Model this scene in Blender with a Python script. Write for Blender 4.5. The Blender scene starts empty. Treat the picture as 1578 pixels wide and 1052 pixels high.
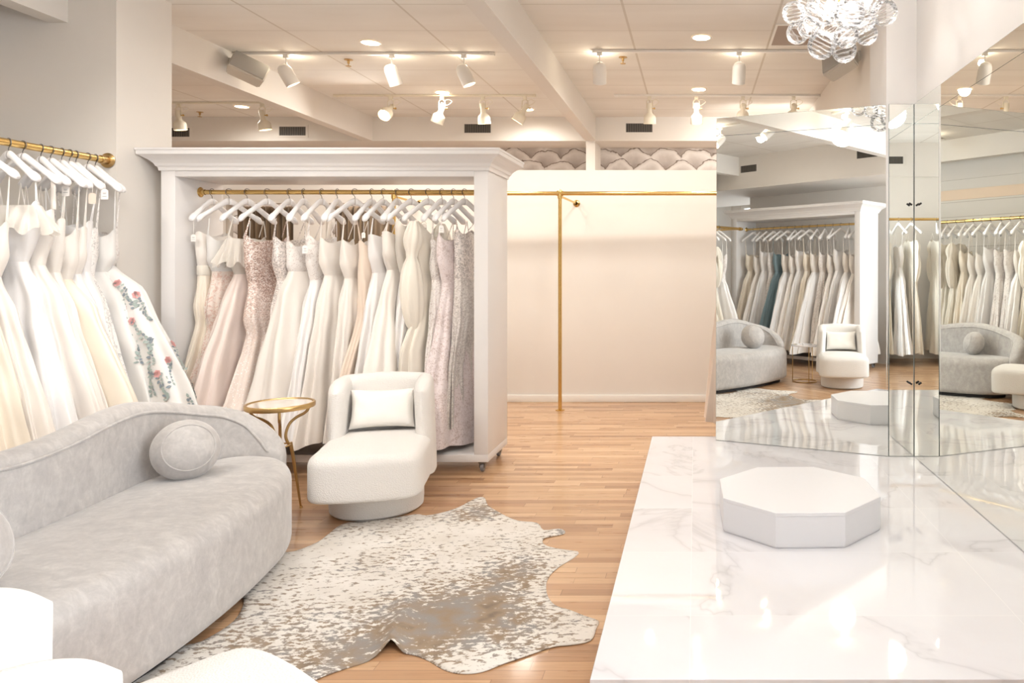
import bpy, bmesh, math, random
from mathutils import Vector, Matrix, noise
PI = math.pi
R = math.radians
sc = bpy.context.scene
C = sc.collection

# ------------------------------------------------------------------ camera
F, PX, PY, H = 1135.0, 1072.0, 410.0, 1.4
cam = bpy.data.cameras.new('camera'); co = bpy.data.objects.new('camera', cam); C.objects.link(co)
co.location = (0, 0, H); co.rotation_euler = (R(90), 0, 0)
cam.sensor_width = 36; cam.lens = F/1578*36
cam.shift_x = (789-PX)/1578; cam.shift_y = (PY-526)/1578
cam.clip_start = .02
sc.camera = co
def X(px, d): return (px-PX)/F*d
def Zc(py, d): return H-(py-PY)/F*d
def FL(px, py, z=0):
    d = F*(H-z)/(py-PY); return (X(px, d), d)

# ------------------------------------------------------------------ world, exposure
w = bpy.data.worlds.new('daylight'); sc.world = w; w.use_nodes = True
w.node_tree.nodes['Background'].inputs[0].default_value = (.86, .93, 1, 1)
w.node_tree.nodes['Background'].inputs[1].default_value = 2.4
sc.view_settings.view_transform = 'Standard'; sc.view_settings.look = 'None'
sc.view_settings.gamma = 1; sc.view_settings.use_curve_mapping = False
sc.view_settings.exposure = 0.80
def area(name, loc, rot, sx, sy, power, col):
    l = bpy.data.lights.new(name, 'AREA'); l.shape = 'RECTANGLE'; l.size = sx; l.size_y = sy
    l.energy = power; l.color = col
    o = bpy.data.objects.new(name, l); C.objects.link(o); o.location = loc; o.rotation_euler = rot
    return o
DAY = (.90, .955, 1)
# daylight falling in through the shop windows
area('daylight_side', (1.60, -.45, 1.72), (R(90), 0, R(90)), 4.4, 2.3, 112, DAY)
area('daylight_left', (-5.65, -3.36, 1.75), (R(90), 0, 0), 2.3, 2.3, 28, DAY)

# ------------------------------------------------------------------ materials
def lin(c):
    return tuple(((v/255)/12.92 if v/255 <= .04045 else ((v/255+.055)/1.055)**2.4) for v in c)+(1,)
class NT:
    def __init__(s, name):
        s.m = bpy.data.materials.new(name); s.m.use_nodes = True; s.t = s.m.node_tree
        s.b = s.t.nodes['Principled BSDF']
    def n(s, typ, **k):
        o = s.t.nodes.new(typ)
        for a, v in k.items():
            if a.startswith('i_'):
                o.inputs[int(a[2:]) if a[2:].isdigit() else a[2:]].default_value = v
            else: setattr(o, a, v)
        return o
    def l(s, a, b): s.t.links.new(a, b)
    def math(s, op, a, b=None, c=None):
        o = s.n('ShaderNodeMath', operation=op)
        for i, v in enumerate((a, b, c)):
            if v is None: continue
            if isinstance(v, (int, float)): o.inputs[i].default_value = v
            else: s.l(v, o.inputs[i])
        return o.outputs[0]
    def coord(s, kind='Object'): return s.n('ShaderNodeTexCoord').outputs[kind]
    def mapping(s, v, scale=(1, 1, 1), loc=(0, 0, 0), rot=(0, 0, 0)):
        o = s.n('ShaderNodeMapping'); s.l(v, o.inputs[0]); o.inputs['Scale'].default_value = scale
        o.inputs['Location'].default_value = loc; o.inputs['Rotation'].default_value = rot; return o.outputs[0]
    def noise(s, v, scale, detail=3, rough=.5, dist=0):
        o = s.n('ShaderNodeTexNoise'); s.l(v, o.inputs['Vector']); o.inputs['Scale'].default_value = scale
        o.inputs['Detail'].default_value = detail; o.inputs['Roughness'].default_value = rough; o.inputs['Distortion'].default_value = dist
        return o.outputs[0]
    def ramp(s, v, stops, interp='LINEAR'):
        o = s.n('ShaderNodeValToRGB'); s.l(v, o.inputs[0]); cr = o.color_ramp; cr.interpolation = interp
        while len(cr.elements) < len(stops): cr.elements.new(.5)
        for e, (p, c) in zip(cr.elements, stops):
            e.position = p; e.color = c if len(c) == 4 else tuple(c)+(1,)
        return o.outputs[0]
    def mix(s, f, a, b):
        o = s.n('ShaderNodeMix', data_type='RGBA')
        for i, v in ((0, f), (6, a), (7, b)):
            if isinstance(v, (int, float)): o.inputs[i].default_value = v
            elif isinstance(v, tuple): o.inputs[i].default_value = v
            else: s.l(v, o.inputs[i])
        return o.outputs[2]
    def bump(s, h, strength=.3, dist=.01):
        o = s.n('ShaderNodeBump'); s.l(h, o.inputs['Height']); o.inputs['Strength'].default_value = strength
        o.inputs['Distance'].default_value = dist; s.l(o.outputs[0], s.b.inputs['Normal'])
    def set(s, **k):
        for a, v in k.items():
            i = s.b.inputs[a.replace('_', ' ')]
            if hasattr(v, 'is_output'): s.l(v, i)
            else: i.default_value = v
        return s
def plain(name, col, rough=.6, metal=0, grain=0, bscale=60, bstr=0, **k):
    m = NT(name); c = lin(col)
    m.set(Roughness=rough, Metallic=metal, **k)
    v = m.coord()
    if grain:
        n = m.noise(v, 3, 4)
        d = tuple(x*(1-grain) for x in c[:3])+(1,)
        m.set(Base_Color=m.ramp(n, [(.35, d), (.65, c)]))
    else: m.set(Base_Color=c)
    if bstr: m.bump(m.noise(v, bscale, 3), bstr, .004)
    return m.m
M = {}
M['wall'] = plain('wall_paint', (228, 222, 215), .75, grain=.015, bstr=.05)
M['wall_warm'] = plain('warm_wall_paint', (232, 226, 219), .75, grain=.015, bstr=.05)
M['white_wall'] = plain('white_wall_paint', (228, 226, 225), .7, grain=.01, bstr=.04)
M['rack'] = plain('satin_white_lacquer', (230, 227, 226), .38, grain=.01)
M['trim'] = plain('white_trim_paint', (240, 236, 230), .45)
M['brass'] = plain('brushed_brass', (222, 188, 122), .24, 1, bstr=.03, bscale=120)
M['aged_brass'] = plain('aged_brass', (206, 172, 118), .3, 1, grain=.15, bstr=.05)
M['chrome'] = plain('dark_chrome', (120, 118, 116), .3, 1)
M['white_plastic'] = plain('white_plastic', (244, 242, 242), .35)
M['white_metal'] = plain('white_enamel', (236, 232, 226), .35)
M['cream_metal'] = plain('cream_enamel', (232, 224, 206), .35)
M['dark'] = plain('dark_rubber', (40, 38, 40), .6)
M['grey_plastic'] = plain('grey_plastic', (130, 130, 134), .5)
M['speaker'] = plain('beige_speaker_shell', (214, 208, 198), .6, bstr=.1, bscale=200)
M['speaker_cloth'] = plain('grey_speaker_cloth', (176, 172, 166), .9, bstr=.3, bscale=300)
M['octagon'] = plain('white_laminate', (230, 230, 234), .35)
M['mirror_edge'] = plain('mirror_edge', (120, 132, 132), .25, .6)
M['tag'] = plain('white_card', (244, 240, 236), .6)
M['ink'] = plain('grey_ink', (120, 120, 130), .7)
M['kraft'] = plain('beige_card', (226, 210, 196), .6)
M['wood_leg'] = plain('tan_wood', (190, 130, 90), .5, grain=.2)
M['glass_clear'] = None
def emis(name, col, st):
    m = NT(name); m.set(Base_Color=lin(col), Emission_Color=lin(col), Emission_Strength=st); return m.m
M['lamp'] = emis('warm_lamp', (255, 226, 180), 14)
M['lamp_soft'] = emis('warm_lamp_soft', (255, 214, 150), 6)
def mirror_mat():
    m = NT('silvered_mirror'); m.set(Base_Color=(.92, .93, .895, 1), Metallic=1, Roughness=0.0)
    return m.m
M['mirror'] = mirror_mat()
def thin_glass(name, rip, tint=(1, 1, 1, 1), rough=0.02):
    m = NT(name); t = m.t; t.nodes.remove(m.b)
    out = [n for n in t.nodes if n.type == 'OUTPUT_MATERIAL'][0]
    tr = m.n('ShaderNodeBsdfTransparent'); tr.inputs[0].default_value = tint
    gl = m.n('ShaderNodeBsdfGlossy'); gl.inputs['Roughness'].default_value = rough
    fr = m.n('ShaderNodeFresnel'); fr.inputs[0].default_value = 1.45
    mx = m.n('ShaderNodeMixShader'); m.l(fr.outputs[0], mx.inputs[0])
    m.l(tr.outputs[0], mx.inputs[1]); m.l(gl.outputs[0], mx.inputs[2])
    last = mx
    if rip:
        v = m.coord()
        wv = m.n('ShaderNodeTexWave', bands_direction='Z'); m.l(v, wv.inputs[0]); wv.inputs['Scale'].default_value = 1.0
        wv.inputs['Distortion'].default_value = 3; wv.inputs['Detail'].default_value = 1; wv.inputs['Detail Scale'].default_value = 1.2
        bp = m.n('ShaderNodeBump'); m.l(wv.outputs[1], bp.inputs['Height']); bp.inputs['Strength'].default_value = .5; bp.inputs['Distance'].default_value = .05
        m.l(bp.outputs[0], gl.inputs['Normal'])
        lw = m.n('ShaderNodeLayerWeight'); lw.inputs[0].default_value = .35
        df = m.n('ShaderNodeBsdfTranslucent'); df.inputs[0].default_value = (.95, .95, .97, 1)
        d2 = m.n('ShaderNodeBsdfDiffuse'); d2.inputs[0].default_value = (.95, .95, .97, 1)
        m3 = m.n('ShaderNodeMixShader'); m3.inputs[0].default_value = .5; m.l(df.outputs[0], m3.inputs[1]); m.l(d2.outputs[0], m3.inputs[2])
        m2 = m.n('ShaderNodeMixShader')
        f = m.math('ADD', m.math('MULTIPLY', m.math('POWER', wv.outputs[1], 4.0), .30), m.math('MULTIPLY', m.math('POWER', lw.outputs[1], 3.0), .20))
        m.l(f, m2.inputs[0]); m.l(mx.outputs[0], m2.inputs[1]); m.l(m3.outputs[0], m2.inputs[2]); last = m2
    m.l(last.outputs[0], out.inputs[0])
    return m.m
M['bubble'] = thin_glass('rippled_bubble_glass', True, (.985, .985, .99, 1))
M['pane'] = thin_glass('window_glass', False)
def table_glass():
    m = NT('table_mirror_glass'); m.set(Base_Color=lin((232, 222, 210)), Roughness=.08, Metallic=.0, Coat_Weight=1.0, Coat_Roughness=.02)
    return m.m
M['table_glass'] = table_glass()

def mat_floor():
    m = NT('oak_strip_floor'); v = m.coord()
    sx = m.n('ShaderNodeSeparateXYZ'); m.l(v, sx.inputs[0])
    W, L = .058, .62
    yr = m.math('DIVIDE', sx.outputs[1], W); row = m.math('FLOOR', yr); fy = m.math('FRACT', yr)
    wn = m.n('ShaderNodeTexWhiteNoise', noise_dimensions='1D'); m.l(row, wn.inputs['W'])
    Lr = m.math('MULTIPLY_ADD', wn.outputs[0], .45, L-.2)
    xr = m.math('ADD', m.math('DIVIDE', sx.outputs[0], Lr), m.math('MULTIPLY', wn.outputs[0], 37.3))
    pid = m.math('FLOOR', xr); fx = m.math('FRACT', xr)
    cb = m.n('ShaderNodeCombineXYZ'); m.l(row, cb.inputs[0]); m.l(pid, cb.inputs[1])
    w2 = m.n('ShaderNodeTexWhiteNoise', noise_dimensions='2D'); m.l(cb.outputs[0], w2.inputs[0])
    base = m.ramp(w2.outputs[0], [(0, lin((172, 130, 95))), (.25, lin((196, 153, 114))), (.55, lin((204, 163, 124))), (.85, lin((217, 180, 142))), (1, lin((182, 136, 98)))])
    off = m.n('ShaderNodeCombineXYZ'); m.l(m.math('MULTIPLY', w2.outputs[0], 90), off.inputs[2])
    ad = m.n('ShaderNodeVectorMath', operation='ADD'); m.l(m.mapping(v, (1.6, 26, 1)), ad.inputs[0]); m.l(off.outputs[0], ad.inputs[1])
    g = m.noise(ad.outputs[0], 2.2, 5, .6, .6)
    g2 = m.ramp(g, [(.3, (.78, .74, .7, 1)), (.55, (1, 1, 1, 1))])
    mul = m.n('ShaderNodeMix', data_type='RGBA', blend_type='MULTIPLY'); mul.inputs[0].default_value = .75
    m.l(base, mul.inputs[6]); m.l(g2, mul.inputs[7])
    e1 = m.math('LESS_THAN', fy, .035); e2 = m.math('LESS_THAN', fx, .0035)
    e = m.math('MAXIMUM', e1, e2)
    m.set(Base_Color=m.mix(m.math('MULTIPLY', e, .55), mul.outputs[2], lin((96, 58, 34))), Roughness=m.math('MULTIPLY_ADD', g, .15, .22), Coat_Weight=.35, Coat_Roughness=.12)
    m.bump(m.math('SUBTRACT', m.math('MULTIPLY', g, .2), e), .12, .002)
    return m.m
M['floor'] = mat_floor()
def mat_marble():
    m = NT('polished_marble_tile'); v = m.coord()
    sx = m.n('ShaderNodeSeparateXYZ'); m.l(v, sx.inputs[0])
    tx = m.math('DIVIDE', m.math('SUBTRACT', sx.outputs[0], -.02+1.165*.0), 1.165); ty = m.math('DIVIDE', m.math('SUBTRACT', sx.outputs[1], 4.39), .585)
    fx, fy = m.math('FRACT', tx), m.math('FRACT', ty)
    cb = m.n('ShaderNodeCombineXYZ'); m.l(m.math('FLOOR', tx), cb.inputs[0]); m.l(m.math('FLOOR', ty), cb.inputs[1])
    wn = m.n('ShaderNodeTexWhiteNoise', noise_dimensions='2D'); m.l(cb.outputs[0], wn.inputs[0])
    sc_ = m.n('ShaderNodeVectorMath', operation='SCALE'); m.l(wn.outputs[1], sc_.inputs[0]); sc_.inputs[3].default_value = 9
    ad = m.n('ShaderNodeVectorMath', operation='ADD'); m.l(v, ad.inputs[0]); m.l(sc_.outputs[0], ad.inputs[1])
    n1 = m.noise(ad.outputs[0], .75, 5, .55, 1.0)
    a = m.math('ABSOLUTE', m.math('SUBTRACT', n1, .5))
    vein = m.ramp(a, [(0, lin((212, 211, 216))), (.005, lin((223, 222, 227))), (.02, lin((230, 229, 234))), (.1, lin((233, 233, 238)))])
    n2 = m.noise(ad.outputs[0], 1.1, 3)
    cl = m.mix(m.ramp(n2, [(.5, (0, 0, 0, 1)), (.9, (.4, .4, .4, 1))]), vein, lin((224, 223, 228)))
    e = m.math('MAXIMUM', m.math('LESS_THAN', fx, .0022), m.math('LESS_THAN', fy, .0044))
    m.set(Base_Color=m.mix(m.math('MULTIPLY', e, .8), cl, lin((246, 246, 248))), Roughness=.035, Coat_Weight=.5, Coat_Roughness=.01)
    return m.m
M['marble'] = mat_marble()
def mat_ceiling(x0):
    m = NT('ceiling_tile'); v = m.coord()
    sx = m.n('ShaderNodeSeparateXYZ'); m.l(v, sx.inputs[0])
    fx = m.math('FRACT', m.math('DIVIDE', m.math('SUBTRACT', sx.outputs[0], x0), 1.13)); fy = m.math('FRACT', m.math('DIVIDE', m.math('SUBTRACT', sx.outputs[1], 5.82), .585))
    bx = m.math('LESS_THAN', fx, .016)
    by = m.math('LESS_THAN', fy, .016)
    n = m.noise(v, 90, 2); n2 = m.noise(m.mapping(v, (.8, 3, 1)), 1.2, 3)
    base = m.ramp(n2, [(.3, lin((228, 223, 216))), (.7, lin((236, 232, 226)))])
    c = m.mix(m.math('MULTIPLY', by, .45), base, lin((166, 154, 140)))
    c = m.mix(m.math('MULTIPLY', bx, .6), c, lin((192, 181, 166)))
    m.set(Base_Color=c, Roughness=.9)
    m.bump(m.math('ADD', m.math('MULTIPLY', n, .3), m.math('MULTIPLY', m.math('MAXIMUM', bx, by), -1)), .25, .006)
    return m.m
def mat_cowhide():
    m = NT('speckled_cowhide'); v = m.coord()
    st = m.mapping(v, (26, 44, 1), rot=(0, 0, R(-12)))
    s1 = m.noise(st, 1.0, 4, .65); big = m.noise(v, 2.1, 3, .5)
    sx = m.n('ShaderNodeSeparateXYZ'); m.l(v, sx.inputs[0])
    def blob(cx, cy, rx, ry, wgt):
        dx = m.math('DIVIDE', m.math('SUBTRACT', sx.outputs[0], cx), rx); dy = m.math('DIVIDE', m.math('SUBTRACT', sx.outputs[1], cy), ry)
        q = m.math('ADD', m.math('MULTIPLY', dx, dx), m.math('MULTIPLY', dy, dy))
        return m.math('MULTIPLY', m.math('EXPONENT', m.math('MULTIPLY', q, -1)), wgt)
    a = blob(*FL(715, 950), .30, .22, .26)
    b = blob(*FL(800, 880), .17, .16, .2)
    c = blob(*FL(560, 1010), .30, .17, .15)
    d = blob(*FL(735, 790), .14, .22, .13)
    e2 = blob(*FL(360, 990), .25, .2, .12)
    tot = m.math('ADD', m.math('ADD', m.math('ADD', a, b), m.math('ADD', c, d)), m.math('ADD', e2, m.math('MULTIPLY', m.math('SUBTRACT', big, .5), .35)))
    t = m.math('ADD', s1, tot)
    msk = m.ramp(t, [(.545, (0, 0, 0, 1)), (.61, (1, 1, 1, 1))])
    hue = m.noise(v, 9, 2)
    spot = m.ramp(hue, [(.35, lin((146, 140, 136))), (.6, lin((152, 130, 106))), (.75, lin((116, 100, 84)))])
    basec = m.ramp(m.noise(v, 5, 3), [(.3, lin((222, 215, 206))), (.7, lin((236, 231, 225)))])
    m.set(Base_Color=m.mix(msk, basec, spot), Roughness=.85, Sheen_Weight=.2)
    m.bump(m.noise(m.mapping(v, (120, 340, 1)), 1, 2), .4, .004)
    return m.m
def mat_velvet():
    m = NT('mottled_grey_velvet'); v = m.coord()
    n = m.noise(m.mapping(v, (9, 14, 9)), 1.5, 6, .66, .6); n2 = m.noise(v, 46, 4, .7)
    t = m.math('ADD', m.math('MULTIPLY', n, .7), m.math('MULTIPLY', n2, .3))
    m.set(Base_Color=m.ramp(t, [(.32, lin((168, 163, 161))), (.5, lin((182, 177, 174))), (.70, lin((201, 196, 192)))]), Roughness=.8, Sheen_Weight=.5, Sheen_Roughness=.4)
    m.bump(n2, .2, .003)
    return m.m
def mat_boucle():
    m = NT('white_boucle'); v = m.coord()
    vo = m.n('ShaderNodeTexVoronoi'); m.l(v, vo.inputs[0]); vo.inputs['Scale'].default_value = 170
    m.set(Base_Color=lin((229, 225, 221)), Roughness=.95, Sheen_Weight=.15)
    m.bump(vo.outputs[0], .5, .004)
    return m.m
def mat_wallpaper():
    m = NT('scalloped_cloud_wallpaper'); v = m.coord()
    nn = m.n('ShaderNodeTexNoise'); m.l(v, nn.inputs[0]); nn.inputs['Scale'].default_value = 5; nn.inputs['Detail'].default_value = 3
    c0 = m.n('ShaderNodeVectorMath', operation='SUBTRACT'); m.l(nn.outputs[1], c0.inputs[0]); c0.inputs[1].default_value = (.5, .5, .5)
    s2 = m.n('ShaderNodeVectorMath', operation='SCALE'); m.l(c0.outputs[0], s2.inputs[0]); s2.inputs[3].default_value = .16
    wv = m.n('ShaderNodeVectorMath', operation='ADD'); m.l(v, wv.inputs[0]); m.l(s2.outputs[0], wv.inputs[1])
    sx = m.n('ShaderNodeSeparateXYZ'); m.l(wv.outputs[0], sx.inputs[0]); x, z = sx.outputs[0], sx.outputs[2]
    W, Hh, Rr = .40, .15, .25
    base = m.math('FLOOR', m.math('DIVIDE', z, Hh))
    def cand(k):
        row = m.math('ADD', base, k)
        off = m.math('MULTIPLY', m.math('MODULO', m.math('ADD', row, 100), 2), .5)
        xx = m.math('SUBTRACT', m.math('DIVIDE', x, W), off)
        dx = m.math('MULTIPLY', m.math('SUBTRACT', xx, m.math('ROUND', xx)), W)
        dz = m.math('SUBTRACT', z, m.math('MULTIPLY', row, Hh))
        return m.math('DIVIDE', m.math('SQRT', m.math('ADD', m.math('MULTIPLY', dx, dx), m.math('MULTIPLY', dz, dz))), Rr)
    t1, t0, t2 = cand(-1.0), cand(0.0), cand(1.0)
    def pick(a, other):
        ins = m.math('LESS_THAN', a, 1.0)
        return m.math('ADD', m.math('MULTIPLY', a, ins), m.math('MULTIPLY', other, m.math('SUBTRACT', 1.0, ins)))
    t = pick(t1, pick(t0, t2))
    t = m.math('ADD', t, m.math('MULTIPLY', m.math('SUBTRACT', m.noise(v, 22, 4, .7), .5), .12))
    c = m.ramp(t, [(.1, lin((150, 138, 130))), (.5, lin((190, 180, 173))), (.8, lin((218, 211, 205))), (.93, lin((208, 200, 193))), (.975, lin((120, 106, 96)))])
    m.set(Base_Color=c, Roughness=.8)
    return m.m
def mat_brick():
    m = NT('white_painted_brick'); v = m.coord()
    b = m.n('ShaderNodeTexBrick'); m.l(m.mapping(v, (1, 1, 1), rot=(R(90), 0, R(90))), b.inputs[0])
    b.inputs['Color1'].default_value = lin((232, 226, 218)); b.inputs['Color2'].default_value = lin((224, 218, 210)); b.inputs['Mortar'].default_value = lin((200, 192, 182))
    b.inputs['Scale'].default_value = 1; b.inputs['Brick Width'].default_value = .22; b.inputs['Row Height'].default_value = .075; b.inputs['Mortar Size'].default_value = .006
    m.set(Base_Color=b.outputs[0], Roughness=.8); m.bump(b.outputs[1], -.4, .006)
    return m.m
M['cow'] = mat_cowhide(); M['velvet'] = mat_velvet(); M['boucle'] = mat_boucle(); M['paper'] = mat_wallpaper(); M['brick'] = mat_brick()
def cloth(name, col, rough=.55, kind='satin', col2=None, scale=60, thr=.5):
    m = NT(name); v = m.coord()
    c = lin(col)
    if kind == 'satin':
        d = tuple(x*.965 for x in c[:3])+(1,)
        m.set(Base_Color=m.ramp(m.noise(v, 5, 3), [(.3, d), (.7, c)]), Roughness=rough, Sheen_Weight=.25)
        m.bump(m.noise(m.mapping(v, (1, 1, .35)), 26, 4, .6), .22, .006)
    elif kind == 'lace':
        a = m.noise(v, scale, 4, .7, 1.2); b = m.noise(v, 9, 2)
        t = m.math('ADD', m.math('MULTIPLY', a, .8), m.math('MULTIPLY', b, .2))
        m.set(Base_Color=m.ramp(t, [(thr-.05, lin(col2)), (thr+.03, c)]), Roughness=.7, Sheen_Weight=.3)
        m.bump(t, .7, .006)
    elif kind == 'sequin':
        vo = m.n('ShaderNodeTexVoronoi'); m.l(v, vo.inputs[0]); vo.inputs['Scale'].default_value = scale
        sp = m.n('ShaderNodeSeparateColor'); m.l(vo.outputs[1], sp.inputs[0])
        m.set(Base_Color=m.ramp(sp.outputs[0], [(0, lin(col2)), (.55, c), (.9, lin((250, 240, 235)))]), Roughness=.35, Metallic=m.math('MULTIPLY', sp.outputs[1], .45))
        m.bump(sp.outputs[2], 1.0, .006)
    elif kind == 'tulle':
        m.set(Base_Color=c, Roughness=.9, Sheen_Weight=.4, Alpha=.62)
        m.bump(m.noise(m.mapping(v, (1, 1, .3)), 18, 3), .3, .01)
    return m.m
IV, WH, BL, CH, PE, CR = (238, 231, 224), (240, 237, 236), (232, 216, 208), (240, 229, 213), (236, 218, 202), (239, 232, 220)
K = {
 'ivory': cloth('ivory_satin', IV), 'white': cloth('white_satin', WH), 'blush': cloth('blush_tulle_cloth', BL, .75),
 'champagne': cloth('champagne_satin', CH, .42), 'peach': cloth('peach_satin', PE, .5), 'cream': cloth('cream_chiffon', CR, .6),
 'rose': cloth('rose_sequins', (222, 196, 184), kind='sequin', col2=(164, 134, 122), scale=150),
 'silver': cloth('silver_sequins', (228, 221, 216), kind='sequin', col2=(186, 176, 172), scale=130),
 'pearl': cloth('pearl_beading', (236, 226, 219), kind='lace', col2=(250, 246, 242), scale=75, thr=.42),
 'blushlace': cloth('blush_lace', (238, 224, 214), kind='lace', col2=(222, 190, 176), scale=42, thr=.48),
 'whitelace': cloth('white_lace', (240, 234, 230), kind='lace', col2=(208, 196, 190), scale=60, thr=.46),
 'greylace': cloth('beaded_grey_lace', (234, 228, 223), kind='lace', col2=(192, 182, 177), scale=85, thr=.5),
 'pinklace': cloth('pale_pink_lace', (238, 226, 226), kind='lace', col2=(206, 188, 184), scale=70, thr=.47),
 'shaggy': cloth('petal_applique', (236, 231, 227), kind='lace', col2=(190, 186, 184), scale=55, thr=.47),
 'palegrey': cloth('pale_grey_tulle', (228, 225, 222), .8),
 'tulle': cloth('sheer_tulle', (240, 233, 224), kind='tulle'),
 'teal': cloth('slate_teal_satin', (112, 134, 142), .5),
 'flower_pink': plain('pink_embroidery', (224, 168, 166), .7), 'flower_leaf': plain('green_embroidery', (158, 170, 166), .7), 'flower_dark': plain('slate_embroidery', (128, 138, 146), .7),
 'shadow_black': plain('black_satin', (46, 44, 48), .6),
}
def fade_cloth(name, upper, lower, dark, z0, z1):
    m = NT(name); v = m.coord()
    vo = m.n('ShaderNodeTexVoronoi'); m.l(v, vo.inputs[0]); vo.inputs['Scale'].default_value = 150
    sp = m.n('ShaderNodeSeparateColor'); m.l(vo.outputs[1], sp.inputs[0])
    sx = m.n('ShaderNodeSeparateXYZ'); m.l(v, sx.inputs[0])
    t = m.math('DIVIDE', m.math('SUBTRACT', sx.outputs[2], z0), z1-z0)
    t = m.math('ADD', t, m.math('MULTIPLY', m.math('SUBTRACT', m.noise(v, 14, 4), .5), .9))
    seq = m.ramp(sp.outputs[0], [(0, lin(dark)), (.55, lin(upper)), (.9, lin((250, 240, 235)))])
    pearl = m.ramp(sp.outputs[1], [(.9, lin(lower)), (.95, lin((252, 249, 246)))])
    f = m.ramp(t, [(0, (0, 0, 0, 1)), (1, (1, 1, 1, 1))])
    m.set(Base_Color=m.mix(f, pearl, seq), Roughness=.45, Metallic=m.math('MULTIPLY', m.math('MULTIPLY', sp.outputs[1], f), .4))
    m.bump(sp.outputs[2], .6, .004)
    return m.m
K['rosefade'] = fade_cloth('rose_sequins_fading_to_pearls', (222, 196, 184), (236, 222, 213), (164, 134, 122), .75, 1.25)
K['frost'] = fade_cloth('silver_sequins_fading_to_frost', (226, 219, 214), (228, 222, 218), (180, 170, 166), .6, 1.3)
M['curtain'] = cloth('brown_velvet_curtain', (128, 106, 82), .85)

# ------------------------------------------------------------------ mesh helpers
def obj(name, bm, mat, parent=None, smooth=True, loc=None, mats=None):
    me = bpy.data.meshes.new(name)
    bmesh.ops.recalc_face_normals(bm, faces=bm.faces)
    bm.to_mesh(me); bm.free()
    for m in (mats or [mat]): me.materials.append(m)
    if smooth:
        me.polygons.foreach_set('use_smooth', [True]*len(me.polygons))
        try: me.set_sharp_from_angle(angle=R(38))
        except Exception: pass
    o = bpy.data.objects.new(name, me); C.objects.link(o)
    if parent: o.parent = parent
    if loc: o.location = loc
    return o
def tag(o, label, cat, group=None, kind=None):
    if label: o['label'] = label
    if cat: o['category'] = cat
    if group: o['group'] = group
    if kind: o['kind'] = kind
    return o
def thing(name, label, cat, loc=(0, 0, 0), rz=0, group=None):
    o = bpy.data.objects.new(name, None); C.objects.link(o); o.empty_display_size = .1
    o.location = loc; o.rotation_euler = (0, 0, rz)
    return tag(o, label, cat, group)
def bx(bm, x0, x1, y0, y1, z0, z1, bev=0):
    r = bmesh.ops.create_cube(bm, size=1)
    vs = r['verts']
    for v in vs:
        v.co = Vector((x0+(v.co.x+.5)*(x1-x0), y0+(v.co.y+.5)*(y1-y0), z0+(v.co.z+.5)*(z1-z0)))
    if bev:
        es = list({e for v in vs for e in v.link_edges})
        bmesh.ops.bevel(bm, geom=es, offset=bev, segments=2, affect='EDGES', profile=.5)
def box(name, dims, mat, parent=None, bev=0, kind=None):
    bm = bmesh.new(); bx(bm, *dims, bev=bev)
    o = obj(name, bm, mat, parent, smooth=bool(bev))
    if kind: o['kind'] = kind
    return o
def loft(bm, rings, cap0=True, cap1=True, mi=0):
    vs = [[bm.verts.new(p) for p in r] for r in rings]
    n = len(rings[0])
    for a, b in zip(vs, vs[1:]):
        for i in range(n):
            f = bm.faces.new((a[i], a[(i+1) % n], b[(i+1) % n], b[i])); f.material_index = mi
    if cap0: bm.faces.new(vs[0]).material_index = mi
    if cap1: bm.faces.new(vs[-1][::-1]).material_index = mi
    return vs
def tube(bm, pts, rad, n=8, caps=True, flat=1.0, mi=0):
    pts = [Vector(p) for p in pts]; rings = []
    up = None
    for i, p in enumerate(pts):
        t = (pts[min(i+1, len(pts)-1)]-pts[max(i-1, 0)]).normalized()
        if up is None:
            up = Vector((0, 0, 1)) if abs(t.z) < .9 else Vector((0, 1, 0))
        s = t.cross(up)
        if s.length < 1e-4: s = t.cross(Vector((1, .1, 0)))
        s.normalize(); u = s.cross(t).normalized(); up = u
        r = rad[i] if isinstance(rad, (list, tuple)) else rad
        rings.append([p+s*math.cos(2*PI*k/n)*r+u*math.sin(2*PI*k/n)*r*flat for k in range(n)])
    loft(bm, rings, caps, caps, mi)
def lathe(bm, prof, n=24, mat=None, mi=0, cap0=False, cap1=False):
    rings = []
    for r, z in prof:
        rings.append([Vector((max(r, 1e-4)*math.cos(2*PI*k/n), max(r, 1e-4)*math.sin(2*PI*k/n), z)) for k in range(n)])
    if mat is not None: rings = [[mat @ p for p in r] for r in rings]
    loft(bm, rings, cap0, cap1, mi)
def aim(loc, d, roll=0):
    """matrix that puts the local z axis along d"""
    q = Vector(d).to_track_quat('Z', 'Y'); return Matrix.Translation(loc) @ q.to_matrix().to_4x4()
def catmull(pts, n=8, closed=False):
    out = []; N = len(pts); pts = [Vector(p) for p in pts]
    for i in range(N if closed else N-1):
        g = (lambda k: pts[k % N]) if closed else (lambda k: pts[min(max(k, 0), N-1)])
        p0, p1, p2, p3 = g(i-1), g(i), g(i+1), g(i+2)
        for k in range(n):
            t = k/n
            out.append(.5*((2*p1)+(p2-p0)*t+(2*p0-5*p1+4*p2-p3)*t*t+(3*p1-p0-3*p2+p3)*t**3))
    if not closed: out.append(pts[-1])
    return out
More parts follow.
